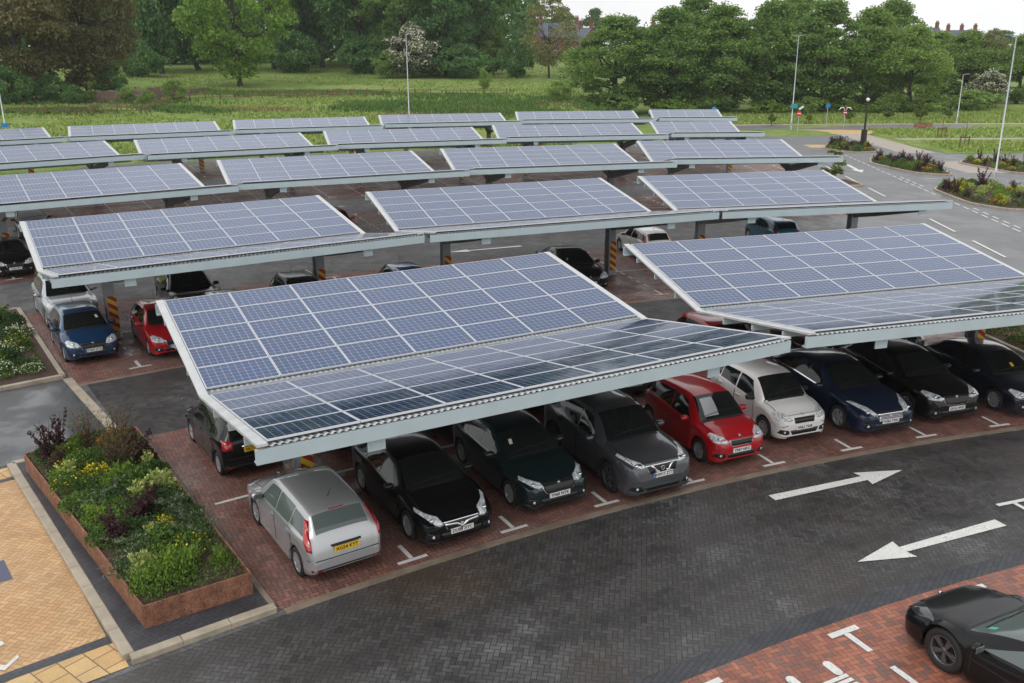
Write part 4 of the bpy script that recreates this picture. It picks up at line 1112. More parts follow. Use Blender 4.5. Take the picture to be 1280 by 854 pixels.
L_ = {
 'mid': leaf('mid_green_leaves', (0.033, 0.075, 0.018), (0.143, 0.240, 0.053)),
 'bright': leaf('fresh_green_leaves', (0.069, 0.131, 0.022), (0.237, 0.362, 0.062)),
 'dark': leaf('deep_green_leaves', (0.022, 0.054, 0.019), (0.088, 0.152, 0.048)),
 'grey': leaf('grey_green_leaves', (.07, .10, .06), (.30, .34, .26)),
 'lime': leaf('pale_lime_leaves', (.18, .24, .06), (.52, .56, .22)),
 'purple': leaf('purple_leaves', (0.026, 0.013, 0.018), (0.111, 0.047, 0.057)),
 'yellow': leaf('yellow_petals', (.55, .34, .01), (.80, .62, .04), trans=.1),
 'orange': leaf('orange_petals', (.50, .22, .03), (.70, .38, .05), trans=.1),
 'cream': leaf('cream_petals', (.50, .50, .42), (.75, .74, .66), trans=.1),
 'dry': leaf('dry_brown_stems', (.085, .055, .035), (.22, .15, .085)),
 'olive': leaf('olive_leaves', (.05, .06, .015), (.15, .16, .05)),
}
def dome(n, r, h, g, shell=.35):
    t = g.uniform(0, 2 * np.pi, n); q = np.sqrt(g.uniform(0, 1, n)); rr = q * r
    top = np.sqrt(np.clip(1 - q ** 2, 0, 1)) * h
    z = top * g.uniform(1 - shell, 1.0, n) + g.normal(0, .02, n)
    lump = .8 + .2 * np.sin(t * 5 + r * 30) * np.sin(q * 9)
    return np.stack([rr * np.cos(t), rr * np.sin(t), np.maximum(z * lump, .01)], 1)
def up(n, g, k=.8):
    v = unit(n, g); v[:, 2] = np.abs(v[:, 2]) + k; return v / np.linalg.norm(v, axis=1, keepdims=True)
def spikes(ns, h, spread, per, g, droop=0.0):
    C = []; D = []
    for i in range(ns):
        a = g.uniform(0, 2 * np.pi); l = g.uniform(.1, 1) * spread; hh = h * g.uniform(.55, 1.1)
        t = np.linspace(.15, 1, per)
        p = np.stack([np.cos(a) * l * (t ** 1.3), np.sin(a) * l * (t ** 1.3), hh * t - droop * t ** 2], 1)
        for _ in range(2):
            C.append(p + g.normal(0, .022, p.shape)); D.append(up(per, g, .3))
    return np.concatenate(C), np.concatenate(D)
def stems_mesh(mb, ns, h, spread, g, r=.006, mi=0):
    for i in range(ns):
        a = g.uniform(0, 2 * math.pi); l = g.uniform(.1, 1) * spread; hh = h * g.uniform(.55, 1.05)
        mb.tube([(0, 0, 0), (math.cos(a) * l * .45, math.sin(a) * l * .45, hh * .5), (math.cos(a) * l, math.sin(a) * l, hh)], [r, r * .8, r * .4], 4, mi)
PR = {}
def proto(kind):
    if kind in PR: return PR[kind]
    g = np.random.default_rng(sum(map(ord, kind))); out = []
    st = None
    if kind == 'purple':
        C, D = spikes(9, .62, .34, 34, g); C2 = dome(420, .26, .30, g)
        out = [(C, D, .055, .035, 0, 0, 1), (C2, None, .05, .035, 0, 0, .7)]; mats = [L_['purple']]; st = (7, .5, .3)
    elif kind == 'tallpurple':
        C, D = spikes(7, .95, .42, 46, g, .1); out = [(C, D, .06, .036, 0, 0, 1), (dome(260, .22, .34, g), None, .05, .035, 0, 0, .6)]; mats = [L_['purple']]; st = (7, .8, .4)
    elif kind == 'yellow':
        out = [(dome(900, .34, .34, g), up(900, g), .05, .022, 0, 0, 1), (dome(60, .34, .38, g, .12), None, .032, .030, 1, 0, 1)]; mats = [L_['mid'], L_['yellow']]
    elif kind == 'gold':
        out = [(dome(700, .30, .30, g), up(700, g), .06, .03, 0, 0, 1), (dome(170, .28, .36, g, .2), None, .05, .042, 1, 0, 1)]; mats = [L_['bright'], L_['yellow']]
    elif kind == 'green':
        C, D = spikes(34, .36, .34, 16, g); out = [(C, D, .055, .026, 0, .2, 1), (dome(800, .32, .26, g), up(800, g), .05, .026, 0, 0, .8)]; mats = [L_['bright']]
    elif kind == 'dark':
        out = [(dome(1100, .34, .32, g), up(1100, g, .3), .05, .03, 0, 0, 1)]; mats = [L_['dark']]
    elif kind == 'mid':
        out = [(dome(1100, .36, .30, g), up(1100, g, .3), .052, .03, 0, 0, 1)]; mats = [L_['mid']]
    elif kind == 'grey':
        C, D = spikes(16, .34, .48, 26, g, .12); out = [(C, D, .04, .02, 1, 0, 1), (dome(600, .34, .24, g), up(600, g, .3), .045, .02, 0, 0, 1)]; mats = [L_['dark'], L_['grey']]
    elif kind == 'lime':
        C, D = spikes(14, .42, .30, 24, g); out = [(C, D, .07, .04, 0, .2, 1), (dome(420, .27, .30, g), None, .06, .04, 0, 0, .8)]; mats = [L_['lime']]
    elif kind == 'wispy':
        C, D = spikes(30, 1.0, .48, 20, g); out = [(C, D, .045, .02, 0, 0, 1), (spikes(14, .9, .5, 10, g)[0], None, .04, .03, 1, 0, 1)]; mats = [L_['dry'], L_['olive']]; st = (22, 1.0, .46)
    elif kind == 'rust':
        out = [(dome(700, .30, .24, g), up(700, g), .05, .025, 0, 0, 1), (dome(200, .3, .28, g, .2), None, .045, .035, 1, 0, 1)]; mats = [L_['olive'], L_['orange']]
    elif kind == 'white':
        out = [(dome(800, .34, .28, g), up(800, g), .045, .025, 0, 0, 1), (dome(170, .34, .33, g, .12), None, .035, .03, 1, 0, 1)]; mats = [L_['mid'], L_['cream']]
    me = leaf_mesh(kind + '_foliage', out, mats)
    sm = None
    if st:
        mb = MB(); stems_mesh(mb, *st, g); sm = mb.mesh('stems', M['bark'])
    PR[kind] = (me, sm); return PR[kind]
PN = {'purple': ('purple_shrub', 'shrub', 'purple-leaved bush'), 'tallpurple': ('purple_shrub', 'shrub', 'tall arching purple bush'), 'yellow': ('flowering_plant', 'plant', 'plant dotted with yellow flowers'),
      'gold': ('flowering_plant', 'plant', 'golden yellow flowering clump'), 'green': ('green_shrub', 'shrub', 'fresh green feathery bush'), 'dark': ('green_shrub', 'shrub', 'deep green rounded bush'),
      'mid': ('green_shrub', 'shrub', 'mid-green spreading bush'), 'grey': ('silver_shrub', 'shrub', 'silvery grey arching bush'), 'lime': ('variegated_shrub', 'shrub', 'pale cream-green variegated bush'),
      'wispy': ('wispy_shrub', 'shrub', 'tall wispy brown bush'), 'rust': ('flowering_plant', 'plant', 'low plant with orange heads'), 'white': ('flowering_plant', 'plant', 'low plant with white flowers')}
ORD = ['', 'second ', 'third ', 'fourth ', 'fifth ', 'sixth ', 'seventh ', 'eighth ', 'ninth ', 'tenth ', 'eleventh ', 'twelfth ', 'thirteenth ', 'fourteenth '] + [a + b for a in ('fif', 'six', 'seven', 'eigh', 'nine') for b in ('teenth ',)] + ['twentieth '] + ['twenty-%s ' % q for q in ('first', 'second', 'third', 'fourth', 'fifth', 'sixth', 'seventh', 'eighth', 'ninth')] + ['thirtieth ']
def plant_bed(items, z, where, group, order):
    """items: (kind, x, y, scale). The order key ranks plants of a kind for their labels."""
    cnt = {}
    for kind, x, y, s in sorted(items, key=lambda q: order(q[1], q[2])):
        i = cnt.get(kind, 0); cnt[kind] = i + 1
        nm, cat, look = PN[kind]
        rank = 'nearest' if i == 0 else ORD[i] + 'nearest'
        root = thing(nm, '%s, %s in %s' % (look, rank, where), cat, (x, y, z), random.uniform(0, 6.28), group)
        me, sm = proto(kind)
        sc = (s * random.uniform(.92, 1.1), s * random.uniform(.92, 1.1), s * random.uniform(.88, 1.12))
        o = link('foliage', me, root); o.scale = sc
        if sm: link('stems', sm, root).scale = sc
near = lambda x, y: math.hypot(x, y)

# ---- the rusty steel planter beside the silver car
PC = [Vector(pol(61.03, 126.45)), Vector(pol(60.97, 124.60)), Vector(pol(69.62, 124.62)), Vector(pol(69.45, 126.84))]   # near left, near right, far right, far left
PFL = PC[0]; ax_v = (PC[3] - PC[0]); LEN = ax_v.length; ax_v.normalize()
def pl(u, v):
    q = (PC[0] * (1 - u) + PC[1] * u) * (1 - v) + (PC[3] * (1 - u) + PC[2] * u) * v
    return (q.x, q.y)
plr = thing('planter', 'long rusty steel planter full of mixed shrubs beside the silver car', 'planter', (PFL.x, PFL.y, 0))
Z0, PH, TH = KZ - .03, .46, .035
def wall_run(a, b, n):
    d = (b - a); L_n = d.length; d.normalize(); nrm = Vector((-d.y, d.x))
    for i in range(n):
        c = a + d * (L_n * (i + .5) / n) + nrm * (TH / 2 + (.002 if i % 2 else 0)) - PFL
        MB().box((c.x, c.y, Z0 + PH / 2), (L_n / n - .005, TH, PH), math.atan2(d.y, d.x)).build('side_panel', M['corten'], plr)
off_ = [PC[0], PC[1], PC[2], PC[3]]
wall_run(PC[0] , PC[1], 3); wall_run(PC[1] + (PC[2] - PC[1]).normalized() * .04, PC[2] - (PC[2] - PC[1]).normalized() * .04, 6)
wall_run(PC[2], PC[3], 3); wall_run(PC[3] + (PC[0] - PC[3]).normalized() * .04, PC[0] - (PC[0] - PC[3]).normalized() * .04, 6)
mb = MB()
def soilz(i, j):
    q = pl(.03 + .94 * i, .01 + .98 * j); return (q[0] - PFL.x, q[1] - PFL.y, Z0 + PH - .07 + .05 * math.sin(i * 9 + j * 23) * math.sin(j * 31))
mb.grid(soilz, 8, 24); mb.build('soil', M['soil'], plr)
PLAN = [ # kind, u across (0 left 1 right), v along (0 near), scale
 ('green', .15, .05, 1.15), ('green', .38, .06, 1.25), ('green', .56, .10, 1.0), ('grey', .10, .15, 1.0), ('yellow', .70, .16, 1.15), ('green', .88, .07, .7), ('mid', .50, .22, 1.2), ('grey', .30, .19, 1.15), ('grey', .24, .27, 1.0),
 ('grey', .80, .24, 1.15), ('gold', .62, .30, .8), ('dark', .44, .31, 1.0), ('grey', .88, .33, 1.1), ('mid', .12, .34, 1.0), ('purple', .18, .31, 1.05), ('purple', .46, .39, .95), ('purple', .60, .42, 1.1), ('grey', .80, .41, 1.2),
 ('mid', .30, .40, 1.05), ('green', .13, .44, .95), ('mid', .33, .47, 1.0), ('lime', .62, .50, .95), ('lime', .85, .50, 1.15), ('dark', .74, .47, 1.1), ('grey', .22, .52, 1.0), ('dark', .48, .53, 1.0), ('mid', .10, .56, 1.1),
 ('grey', .40, .60, 1.05), ('mid', .70, .60, 1.1), ('green', .58, .66, 1.0), ('dark', .88, .63, 1.0), ('mid', .26, .66, 1.05), ('yellow', .12, .69, 1.1), ('gold', .40, .72, 1.0), ('wispy', .70, .72, .8), ('wispy', .58, .74, .95), ('purple', .88, .76, 1.15),
 ('yellow', .20, .78, 1.25), ('mid', .36, .82, 1.2), ('wispy', .72, .82, 1.0), ('purple', .14, .85, .9), ('mid', .52, .84, 1.0), ('dark', .88, .87, 1.0), ('yellow', .30, .90, 1.15), ('wispy', .50, .91, 1.0), ('rust', .70, .91, 1.1), ('tallpurple', .12, .93, 1.05), ('tallpurple', .27, .96, 1.0), ('dark', .15, .97, .9), ('olive' if False else 'mid', .45, .97, 1.0), ('rust', .80, .96, 1.0), ('dark', .62, .97, .9)]
_fg = random.Random(5)
for _ in range(34):
    PLAN.append((_fg.choice(['mid', 'dark', 'green', 'mid', 'grey', 'rust', 'green', 'lime']), _fg.uniform(.06, .94), _fg.uniform(.12, .97), _fg.uniform(.6, .85)))
plant_bed([(k, *pl(u * .90 + .05, v * .96 + .03), s * 1.16) for k, u, v, s in PLAN], Z0 + PH - .06, 'the rusty planter', 'plants in the rusty planter', lambda x, y: (Vector((x, y)) - PFL).dot(ax_v))
# ground cover between them
g = np.random.default_rng(21); n = 14000
uu, vv = g.uniform(.03, .97, n), g.uniform(.01, .99, n)
B = np.array([pl(a, b) for a, b in zip(uu, vv)])
C = np.stack([B[:, 0], B[:, 1], Z0 + PH - .05 + g.uniform(0, .16, n)], 1)
keep = np.sin(uu * 13 + 2 * np.sin(vv * 17)) + .6 * np.sin(vv * 41) > -1.0
tag(link('ground_cover', leaf_mesh('planter_cover', [(C[keep], up(keep.sum(), g, .5), .05, .028, 0, 0, 1)], [L_['mid']])), kind='stuff')
def scatter(poly, kinds, n, seed, smin=.85, smax=1.3, mind=.42):
    g = random.Random(seed); xs_ = [p[0] for p in poly]; ys_ = [p[1] for p in poly]; out = []; tries = 0
    def inside(x, y):
        c = False; m = len(poly)
        for i in range(m):
            a, b = poly[i], poly[i - 1]
            if (a[1] > y) != (b[1] > y) and x < (b[0] - a[0]) * (y - a[1]) / (b[1] - a[1]) + a[0]: c = not c
        return c
    cx, cy = sum(xs_) / len(xs_), sum(ys_) / len(ys_)
    while len(out) < n and tries < 6000:
        tries += 1; x, y = g.uniform(min(xs_), max(xs_)), g.uniform(min(ys_), max(ys_))
        if not inside(cx + (x - cx) * 1.14, cy + (y - cy) * 1.14): continue
        if any(math.hypot(x - q[1], y - q[2]) < mind for q in out): continue
        out.append((g.choice(kinds), x, y, g.uniform(smin, smax)))
    return out
plant_bed(scatter([pol(76.7, 125.25), pol(86.0, 125.2), pol(86.0, 129.5), pol(76.7, 129.5)], ['mid', 'dark', 'rust', 'mid', 'yellow', 'purple', 'grey', 'white', 'dark', 'green'], 75, 5, 1.1, 1.7, .5), .14, 'the left kerbed bed', 'plants in the left bed', near)
plant_bed(scatter(BED_RIGHT, ['mid', 'dark', 'yellow', 'green', 'grey'], 30, 6, .9, 1.3, .6), .14, 'the right-hand kerbed bed', 'plants in the right bed', near)
plant_bed(scatter(ISL_B, ['purple', 'mid', 'gold', 'green', 'mid', 'rust', 'grey', 'tallpurple', 'mid', 'green', 'lime', 'purple', 'gold'], 52, 7, 1.0, 1.5, .72), .16, 'the right lamp island', 'plants on the right islands', near)
plant_bed(scatter(ISL_A, ['purple', 'mid', 'green', 'purple', 'rust', 'mid', 'tallpurple'], 42, 8, 1.0, 1.5, .75), .16, 'the second road island', 'plants on the right islands', near)
plant_bed(scatter(ISL_C, ['mid', 'rust', 'dark', 'purple', 'green'], 30, 9, .9, 1.35, .8), .16, 'the black lamp island', 'plants on the right islands', near)
plant_bed(scatter(ISL_D, ['mid', 'gold', 'tallpurple', 'green', 'mid'], 30, 10, .9, 1.4, .75), .16, 'the island beyond the footpath', 'plants on the right islands', near)

def cover(poly, n, z, seed, name='ground_cover'):
    g = np.random.default_rng(seed); P = np.array(poly); lo, hi = P.min(0), P.max(0); Q = []
    c = P.mean(0)
    while len(Q) < n:
        x, y = g.uniform(lo[0], hi[0]), g.uniform(lo[1], hi[1]); ins = False
        for i in range(len(P)):
            a, b = P[i], P[i - 1]
            if (a[1] > y) != (b[1] > y) and x < (b[0] - a[0]) * (y - a[1]) / (b[1] - a[1]) + a[0]: ins = not ins
        if ins: Q.append((c[0] + (x - c[0]) * .95, c[1] + (y - c[1]) * .95, z + g.uniform(0, .16)))
    Q = np.array(Q); k = np.sin(Q[:, 0] * 2.3 + np.sin(Q[:, 1] * 1.9) * 2) > -.75
    tag(link(name, leaf_mesh(name + str(seed), [(Q[k], up(k.sum(), g, .4), .13, .08, 0, 0, 1)], [L_['mid'] if seed % 2 else L_['olive']])), kind='stuff')
cover([pol(76.7, 125.25), pol(86.0, 125.2), pol(86.0, 129.5), pol(76.7, 129.5)], 5200, .13, 41)
for i, (b, n) in enumerate(((BED_RIGHT, 2400), (ISL_A, 3000), (ISL_B, 3600), (ISL_C, 2400), (ISL_D, 2200))): cover(b, n, .15, 42 + i)
# ------------------------------------------------------------------ trees
T_ = {
 'maple': leaf('maple_leaves', (0.069, 0.149, 0.048), (0.279, 0.389, 0.110), (0.139, 0.230, 0.067), trans=.4),
 'maple2': leaf('pale_maple_leaves', (0.111, 0.201, 0.056), (0.326, 0.436, 0.124), (0.186, 0.275, 0.080), trans=.4),
 'oak': leaf('dark_oak_leaves', (0.057, 0.141, 0.057), (0.201, 0.332, 0.110), (0.096, 0.195, 0.073), trans=.4),
 'lime': leaf('lime_tree_leaves', (0.084, 0.164, 0.026), (0.308, 0.462, 0.089), (0.180, 0.298, 0.056), trans=0.3),
 'beech': leaf('copper_beech_leaves', (0.088, 0.077, 0.035), (0.277, 0.239, 0.118), (0.146, 0.136, 0.060), trans=.4),
 'bare': leaf('sparse_olive_leaves', (0.122, 0.134, 0.053), (0.357, 0.341, 0.163), trans=0.3),
 'haw': leaf('hawthorn_leaves', (.035, .06, .016), (.10, .15, .04), trans=.2),
 'blossom': leaf('hawthorn_blossom', (.42, .42, .36), (.72, .70, .62), trans=.1),
 'far': leaf('distant_tree_leaves', (0.053, 0.105, 0.033), (0.150, 0.240, 0.083), trans=0.3),
 'young': leaf('young_leaves', (.08, .13, .025), (.22, .29, .07), trans=.3),
}
def crown(name, seed, mats, rx, z0, z1, nl, nleaf, size, lobe=.30, top=1.0, low=.78, sparse=0.0, extra=None):
    """leaf clumps round lobes set on an uneven egg; returns crown mesh and lobe centres"""
    g = np.random.default_rng(seed); h = z1 - z0; lobes = []
    for i in range(nl):
        v = unit(1, g)[0]; q = g.uniform(.45, 1.0) ** .6
        zz = v[2] * .5 + .5
        prof = (math.sin(math.pi * min(1, zz * .86 + .16)) ** .65) * (low + (1 - low) * min(1, zz * 2)) if top == 1 else (1 - zz) ** .6 * 1.15
        c = np.array([v[0] * rx * q * prof, v[1] * rx * q * prof, z0 + h * (.05 + .87 * zz)])
        lobes.append((c, rx * lobe * g.uniform(.65, 1.25)))
    P = []; D = []; RN = []
    per = nleaf // nl
    for c, r in lobes:
        v = unit(per, g); v[:, 2] = np.where(v[:, 2] < -.35, -v[:, 2] * .6, v[:, 2])
        rad = r * g.uniform(.55, 1.12, (per, 1)) ** .8
        p = c + v * rad * np.array([1.1, 1.1, .8])
        # gaps
        k = np.sin(p[:, 0] * 2.1 + seed) + np.sin(p[:, 1] * 2.3 + p[:, 2] * 1.7) + np.sin(p[:, 2] * 2.9 + p[:, 0]) > (-1.7 + sparse * 2)
        P.append(p[k]); D.append((v * .5 + unit(per, g))[k]); RN.append(np.full(k.sum(), g.uniform(0, .35)))
    P = np.concatenate(P); D = np.concatenate(D); D /= np.linalg.norm(D, axis=1, keepdims=True)
    parts = [(P, D, size, size * .75, 0, 0, 1)]
    if extra:
        idx = g.choice(len(P), int(len(P) * extra), replace=False); parts.append((P[idx] + unit(len(idx), g) * size * .4 + np.array([0, 0, size * .3]), None, size * .9, size * .8, 1, 0, 1))
    return leaf_mesh(name, parts, mats), lobes
def trunk_mesh(name, seed, rx, z0, z1, lobes, r0, fork=3):
    g = random.Random(seed); mb = MB(); top = Vector((g.uniform(-.3, .3), g.uniform(-.3, .3), z0 + (z1 - z0) * .55))
    mb.tube([(0, 0, -.3), (.02, 0, z0 * .5), (top.x * .5, top.y * .5, z0), top], [r0 * 1.25, r0, r0 * .85, r0 * .3], 9)
    for c, r in g.sample(lobes, min(len(lobes), 14)):
        t = g.uniform(.35, .95); s = Vector((top.x * t * .6, top.y * t * .6, z0 * .75 + (top.z - z0 * .75) * t * .8)); e = Vector(c)
        m = s.lerp(e, .5) + Vector((0, 0, -.08 * (e - s).length))
        mb.tube([s, m, e], [r0 * .42, r0 * .26, r0 * .08], 6)
    return mb.mesh(name, M['bark'])
TP = {}
def tree_proto(k):
    if k in TP: return TP[k]
    d = dict(
     maple_a=dict(seed=11, mats=[T_['maple']], rx=6.2, low=1.0, z0=-.2, z1=16.5, nl=115, nleaf=35700, size=0.33, lobe=.26),
     maple_b=dict(seed=12, mats=[T_['maple']], rx=5.4, low=1.0, z0=-.2, z1=17.5, nl=110, nleaf=33600, size=0.31, lobe=.27),
     maple_c=dict(seed=13, mats=[T_['maple2']], rx=5.2, low=1.0, z0=-.2, z1=14.5, nl=105, nleaf=31499, size=0.30, lobe=.27),
     oak_a=dict(seed=14, mats=[T_['oak']], rx=7.5, z0=1.7, z1=18, nl=120, nleaf=25500, size=0.46, lobe=.25),
     oak_b=dict(seed=15, mats=[T_['oak']], rx=7.0, z0=.2, z1=20, nl=115, nleaf=25500, size=0.46, lobe=.25),
     lime=dict(seed=16, mats=[T_['lime']], rx=8.2, z0=.2, z1=19, nl=130, nleaf=25500, size=0.40, lobe=.20, sparse=.14),
     beech=dict(seed=17, mats=[T_['beech']], rx=8.4, z0=.0, z1=21, nl=150, nleaf=50400, size=0.33, lobe=.20, low=1.0),
     bare=dict(seed=18, mats=[T_['bare']], rx=5.6, z0=1.2, z1=12.8, nl=90, nleaf=11250, size=0.29, lobe=.22, sparse=.35),
     haw=dict(seed=19, mats=[T_['haw'], T_['blossom']], rx=4.0, z0=.3, z1=8.6, nl=70, nleaf=13500, size=0.32, lobe=.26, extra=.62, low=.8),
     cone=dict(seed=20, mats=[T_['young']], rx=3.3, z0=.3, z1=8.2, nl=60, nleaf=12000, size=0.30, lobe=.28, low=.9),
     far=dict(seed=22, mats=[T_['far']], rx=8.0, z0=1.5, z1=20, nl=60, nleaf=9750, size=0.76, lobe=.28),
     bush=dict(seed=23, mats=[T_['maple2']], rx=2.2, z0=.1, z1=3.2, nl=30, nleaf=3900, size=0.24, lobe=.34, low=.9),
     oakbush=dict(seed=25, mats=[T_['oak']], rx=4.2, z0=.1, z1=5.0, nl=46, nleaf=6300, size=0.36, lobe=.30, low=.95),
     softbush=dict(seed=26, mats=[T_['lime']], rx=2.4, z0=.1, z1=3.0, nl=24, nleaf=2600, size=.26, lobe=.32, low=.9, sparse=.25),
     young=dict(seed=24, mats=[T_['young']], rx=1.15, z0=.5, z1=4.4, nl=26, nleaf=1950, size=0.21, lobe=.30, sparse=.2),
    )[k]
    me, lobes = crown('crown', **d)
    tr = trunk_mesh('trunk', d['seed'], d['rx'], max(d['z0'], .6), d['z1'], lobes, {'young': .05, 'bush': .05, 'oakbush': .1, 'softbush': .04, 'haw': .16, 'cone': .12, 'bare': .2}.get(k, .42))
    TP[k] = (me, tr, d['rx'], d['z1']); return TP[k]
FP = 1145.345
def ray(px, d):
    """ground point at depth d in the direction of pixel column px"""
    u = (px - 640) / FP; x = u * d
    for _ in range(3): x = u * (d * .9526 + (9.889 - height(x, d)) * .3043)
    return (x, d)
def B(px, py):
    """depth at which the ground is met by the line of sight through that point of the view"""
    p = .30926; v = (py - 427) / FP; u = (px - 640) / FP
    dy, dz = math.cos(p) - v * math.sin(p), -math.sin(p) - v * math.cos(p); dx = u
    t = 60.0
    while t < 900:
        if 9.889 + dz * t < height(dx * t, dy * t): break
        t += .25
    return dy * t
def tree(k, px, d, hpx, wpx, label, name='tree', cat='tree', group='trees beyond the car park', sink=0.0):
    x, y = ray(px, d); me, tr, rx, zt = tree_proto(k); z = height(x, y)
    sz = hpx / FP * d / zt; sx = wpx / FP * d / (2 * rx * 1.12)
    root = thing(name, label, cat, (x, y, z - sink), random.uniform(0, 6.28), group)
    for nm, m in (('crown', me), ('trunk', tr)): link(nm, m, root).scale = (sx, sx, sz)
    return root
# left: park trees on the hill
tree('beech', 30, B(30, 122), 235, 190, 'copper-brown beech at the left edge of the picture')
tree('beech', 112, B(112, 118), 225, 150, 'copper-brown beech nearest the lime-green tree, behind the stone wall')
tree('oak_a', 205, B(205, 90), 190, 110, 'deep green oak with its trunk showing between the beech and the lime-green tree')
tree('oak_b', 160, 200, 185, 130, 'deep green oak filling the gap behind the beeches')
tree('oak_b', 250, 210, 180, 130, 'deep green oak behind the lime-green tree')
tree('lime', 302, B(302, 106), 190, 146, 'broad lime-green tree standing alone on the park lawn')
tree('oak_a', 405, B(405, 83), 190, 128, 'deep green oak right of the lime-green tree, its trunk on the lawn')
tree('oak_b', 345, 215, 180, 120, 'deep green oak partly behind the lime-green tree, right side')
tree('oak_b', 452, 208, 185, 110, 'deep green oak left of the hawthorn in blossom')
tree('maple_b', 505, 200, 180, 110, 'tall green tree right behind the hawthorn in blossom')
tree('oak_b', 560, 196, 175, 110, 'deep green oak between the hawthorn and the conical tree')
tree('oak_b', 612, 203, 165, 90, 'deep green oak behind the small conical tree')
tree('oak_b', 480, 235, 170, 130, 'distant oak in the back line above the hawthorn')
tree('oak_b', 395, 240, 170, 140, 'distant oak in the back line right of the lime-green tree')
tree('oak_b', 205, 245, 170, 140, 'distant oak in the back line left of the lime-green tree')
tree('oak_b', 585, 238, 150, 110, 'distant oak in the back line above the conical tree')
for k, (px, d, h, w_, lb) in enumerate(((175, 186, 40, 70, 'dark hedge bush under the oaks between the beech and the lime-green tree'), (370, 205, 44, 80, 'dark hedge bush under the oaks right of the lime-green tree'), (460, 200, 40, 80, 'dark hedge bush below the oaks left of the hawthorn'), (580, 190, 36, 80, 'dark hedge bush below the oaks left of the conical tree'), (648, 190, 40, 50, 'dark hedge bush between the conical tree and the half-bare tree'))):
    tree('oakbush', px, d, h, w_, lb, name='bush', cat='bush', group='hedge bushes under the oaks')
tree('haw', 517, B(517, 97), 62, 72, 'hawthorn covered in white blossom behind the tall central lamp', cat='hawthorn', name='hawthorn_tree')
tree('bush', 490, B(490, 97), 34, 46, 'dark green bush at the left foot of the hawthorn', name='bush', cat='bush')
tree('bush', 545, B(545, 95), 22, 50, 'low bush at the right foot of the hawthorn', name='bush', cat='bush')
tree('cone', 619, B(619, 94), 56, 40, 'small fresh green conical tree on the meadow')
tree('bare', 688, B(688, 98), 100, 86, 'half-bare olive brown tree in front of the brick houses')
tree('bush', 735, B(735, 100), 40, 60, 'pale scrub between the half-bare tree and the maples', name='bush', cat='bush')
for px, py, h, w_, lb in ((15, 126, 40, 60, 'dark undergrowth at the foot of the left-edge beech'), (68, 125, 30, 50, 'dark undergrowth between the two copper beeches'), (140, 118, 34, 44, 'dark undergrowth right of the copper beeches'), (96, 128, 22, 34, 'low dark bush against the left end of the stone wall')):
    tree('oakbush', px, B(px, py), h, w_, lb, name='bush', cat='bush', group='bushes on the bank')
# right: maples at the edge of the road
RT = [('maple_b', 770, 150, 114, 128, 'dark maple at the left end of the row beside the road'), ('maple_a', 835, 151, 124, 126, 'second dark maple of the row beside the road'),
 ('maple_b', 900, 149, 128, 122, 'third dark maple of the row, left of the lamp with the blue sign'), ('maple_a', 962, 150, 132, 126, 'tall maple behind the lamp with the blue sign'),
 ('maple_b', 1028, 150, 134, 122, 'tallest dark maple of the row, behind the black lamp'), ('maple_c', 1082, 152, 124, 106, 'maple between the tallest one and the rounded pale maple'),
 ('maple_c', 1134, 146, 106, 96, 'rounded paler maple standing forward of the row')]
for k, px, d, h, w_, lb in RT: tree(k, px, d, h, w_, lb, group='maples beside the road')
tree('maple_c', 1205, 180, 84, 110, 'muted green tree below the brick chimneys at the right')
tree('bare', 1232, 178, 84, 76, 'olive tree left of the right-hand lamp')
tree('maple_c', 1272, 170, 84, 76, 'muted green tree at the right edge behind the lamp')
tree('maple_c', 1168, 195, 78, 96, 'muted green tree just left of the brick chimneys')
tree('haw', 1236, 160, 44, 50, 'pale blossoming hawthorn at the right, behind the thin lamp', name='hawthorn_tree', cat='hawthorn')
for px, d, h, w_, lb in ((868, 172, 130, 116, 'left'), (987, 175, 142, 116, 'middle'), (1108, 178, 120, 110, 'right')):
    tree('maple_a', px, d, h, w_, 'maple filling the back of the row beside the road, %s of the three behind' % lb, group='maples beside the road')
# far line
for i, (px, d, h, w_) in enumerate(((705, 430, 52, 52), (745, 445, 60, 50), (790, 420, 62, 58), (835, 440, 58, 56), (880, 430, 60, 52), (925, 450, 58, 50), (668, 440, 62, 50), (1000, 440, 50, 60), (1250, 420, 44, 70))):
    tree('far', px, d, h, w_, 'hazy distant tree on the skyline, number %s counted from the left' % ('two three four five six seven one eight nine'.split()[i]), group='distant skyline trees')
# shrubs along the bank
for i, (px, d, h, w_, lb) in enumerate(((38, B(38, 122), 44, 36, 'yellow-green young tree under the copper beech at the left'), (118, B(118, 128), 44, 18, 'slim yellow-green young tree in front of the stone wall'), (222, B(222, 124), 26, 30, 'grey-green bush where the fence climbs the bank'),
   (608, B(608, 112), 24, 18, 'small dark bush by the right end of the timber fence'), (700, B(700, 128), 26, 30, 'lone green bush on the bank below the brick houses'), (160, B(160, 127), 20, 18, 'small bush growing against the stone wall'), (185, B(185, 130), 20, 22, 'light green bush at the bend of the timber fence'),
   (770, 145, 26, 60, 'undergrowth at the foot of the first maple'), (838, 146, 18, 64, 'undergrowth at the foot of the second maple'), (892, 146, 26, 50, 'undergrowth at the foot of the third maple'), (955, 146, 16, 60, 'undergrowth left of the tall lamp at the road'), (1012, 145, 22, 44, 'undergrowth right of the tall lamp at the road'), (1055, 147, 15, 60, 'undergrowth behind the black lamp'), (1103, 144, 20, 40, 'undergrowth below the paler maple'), (1160, 148, 16, 60, 'undergrowth right of the paler maple'), (1215, 150, 26, 70, 'undergrowth behind the thin lamp'))):
    tree('young' if i in (1,) else ('bush' if i < 7 or i % 2 else 'softbush'), px, d, h, w_, lb, name='bush', cat='bush', group='bushes on the bank')
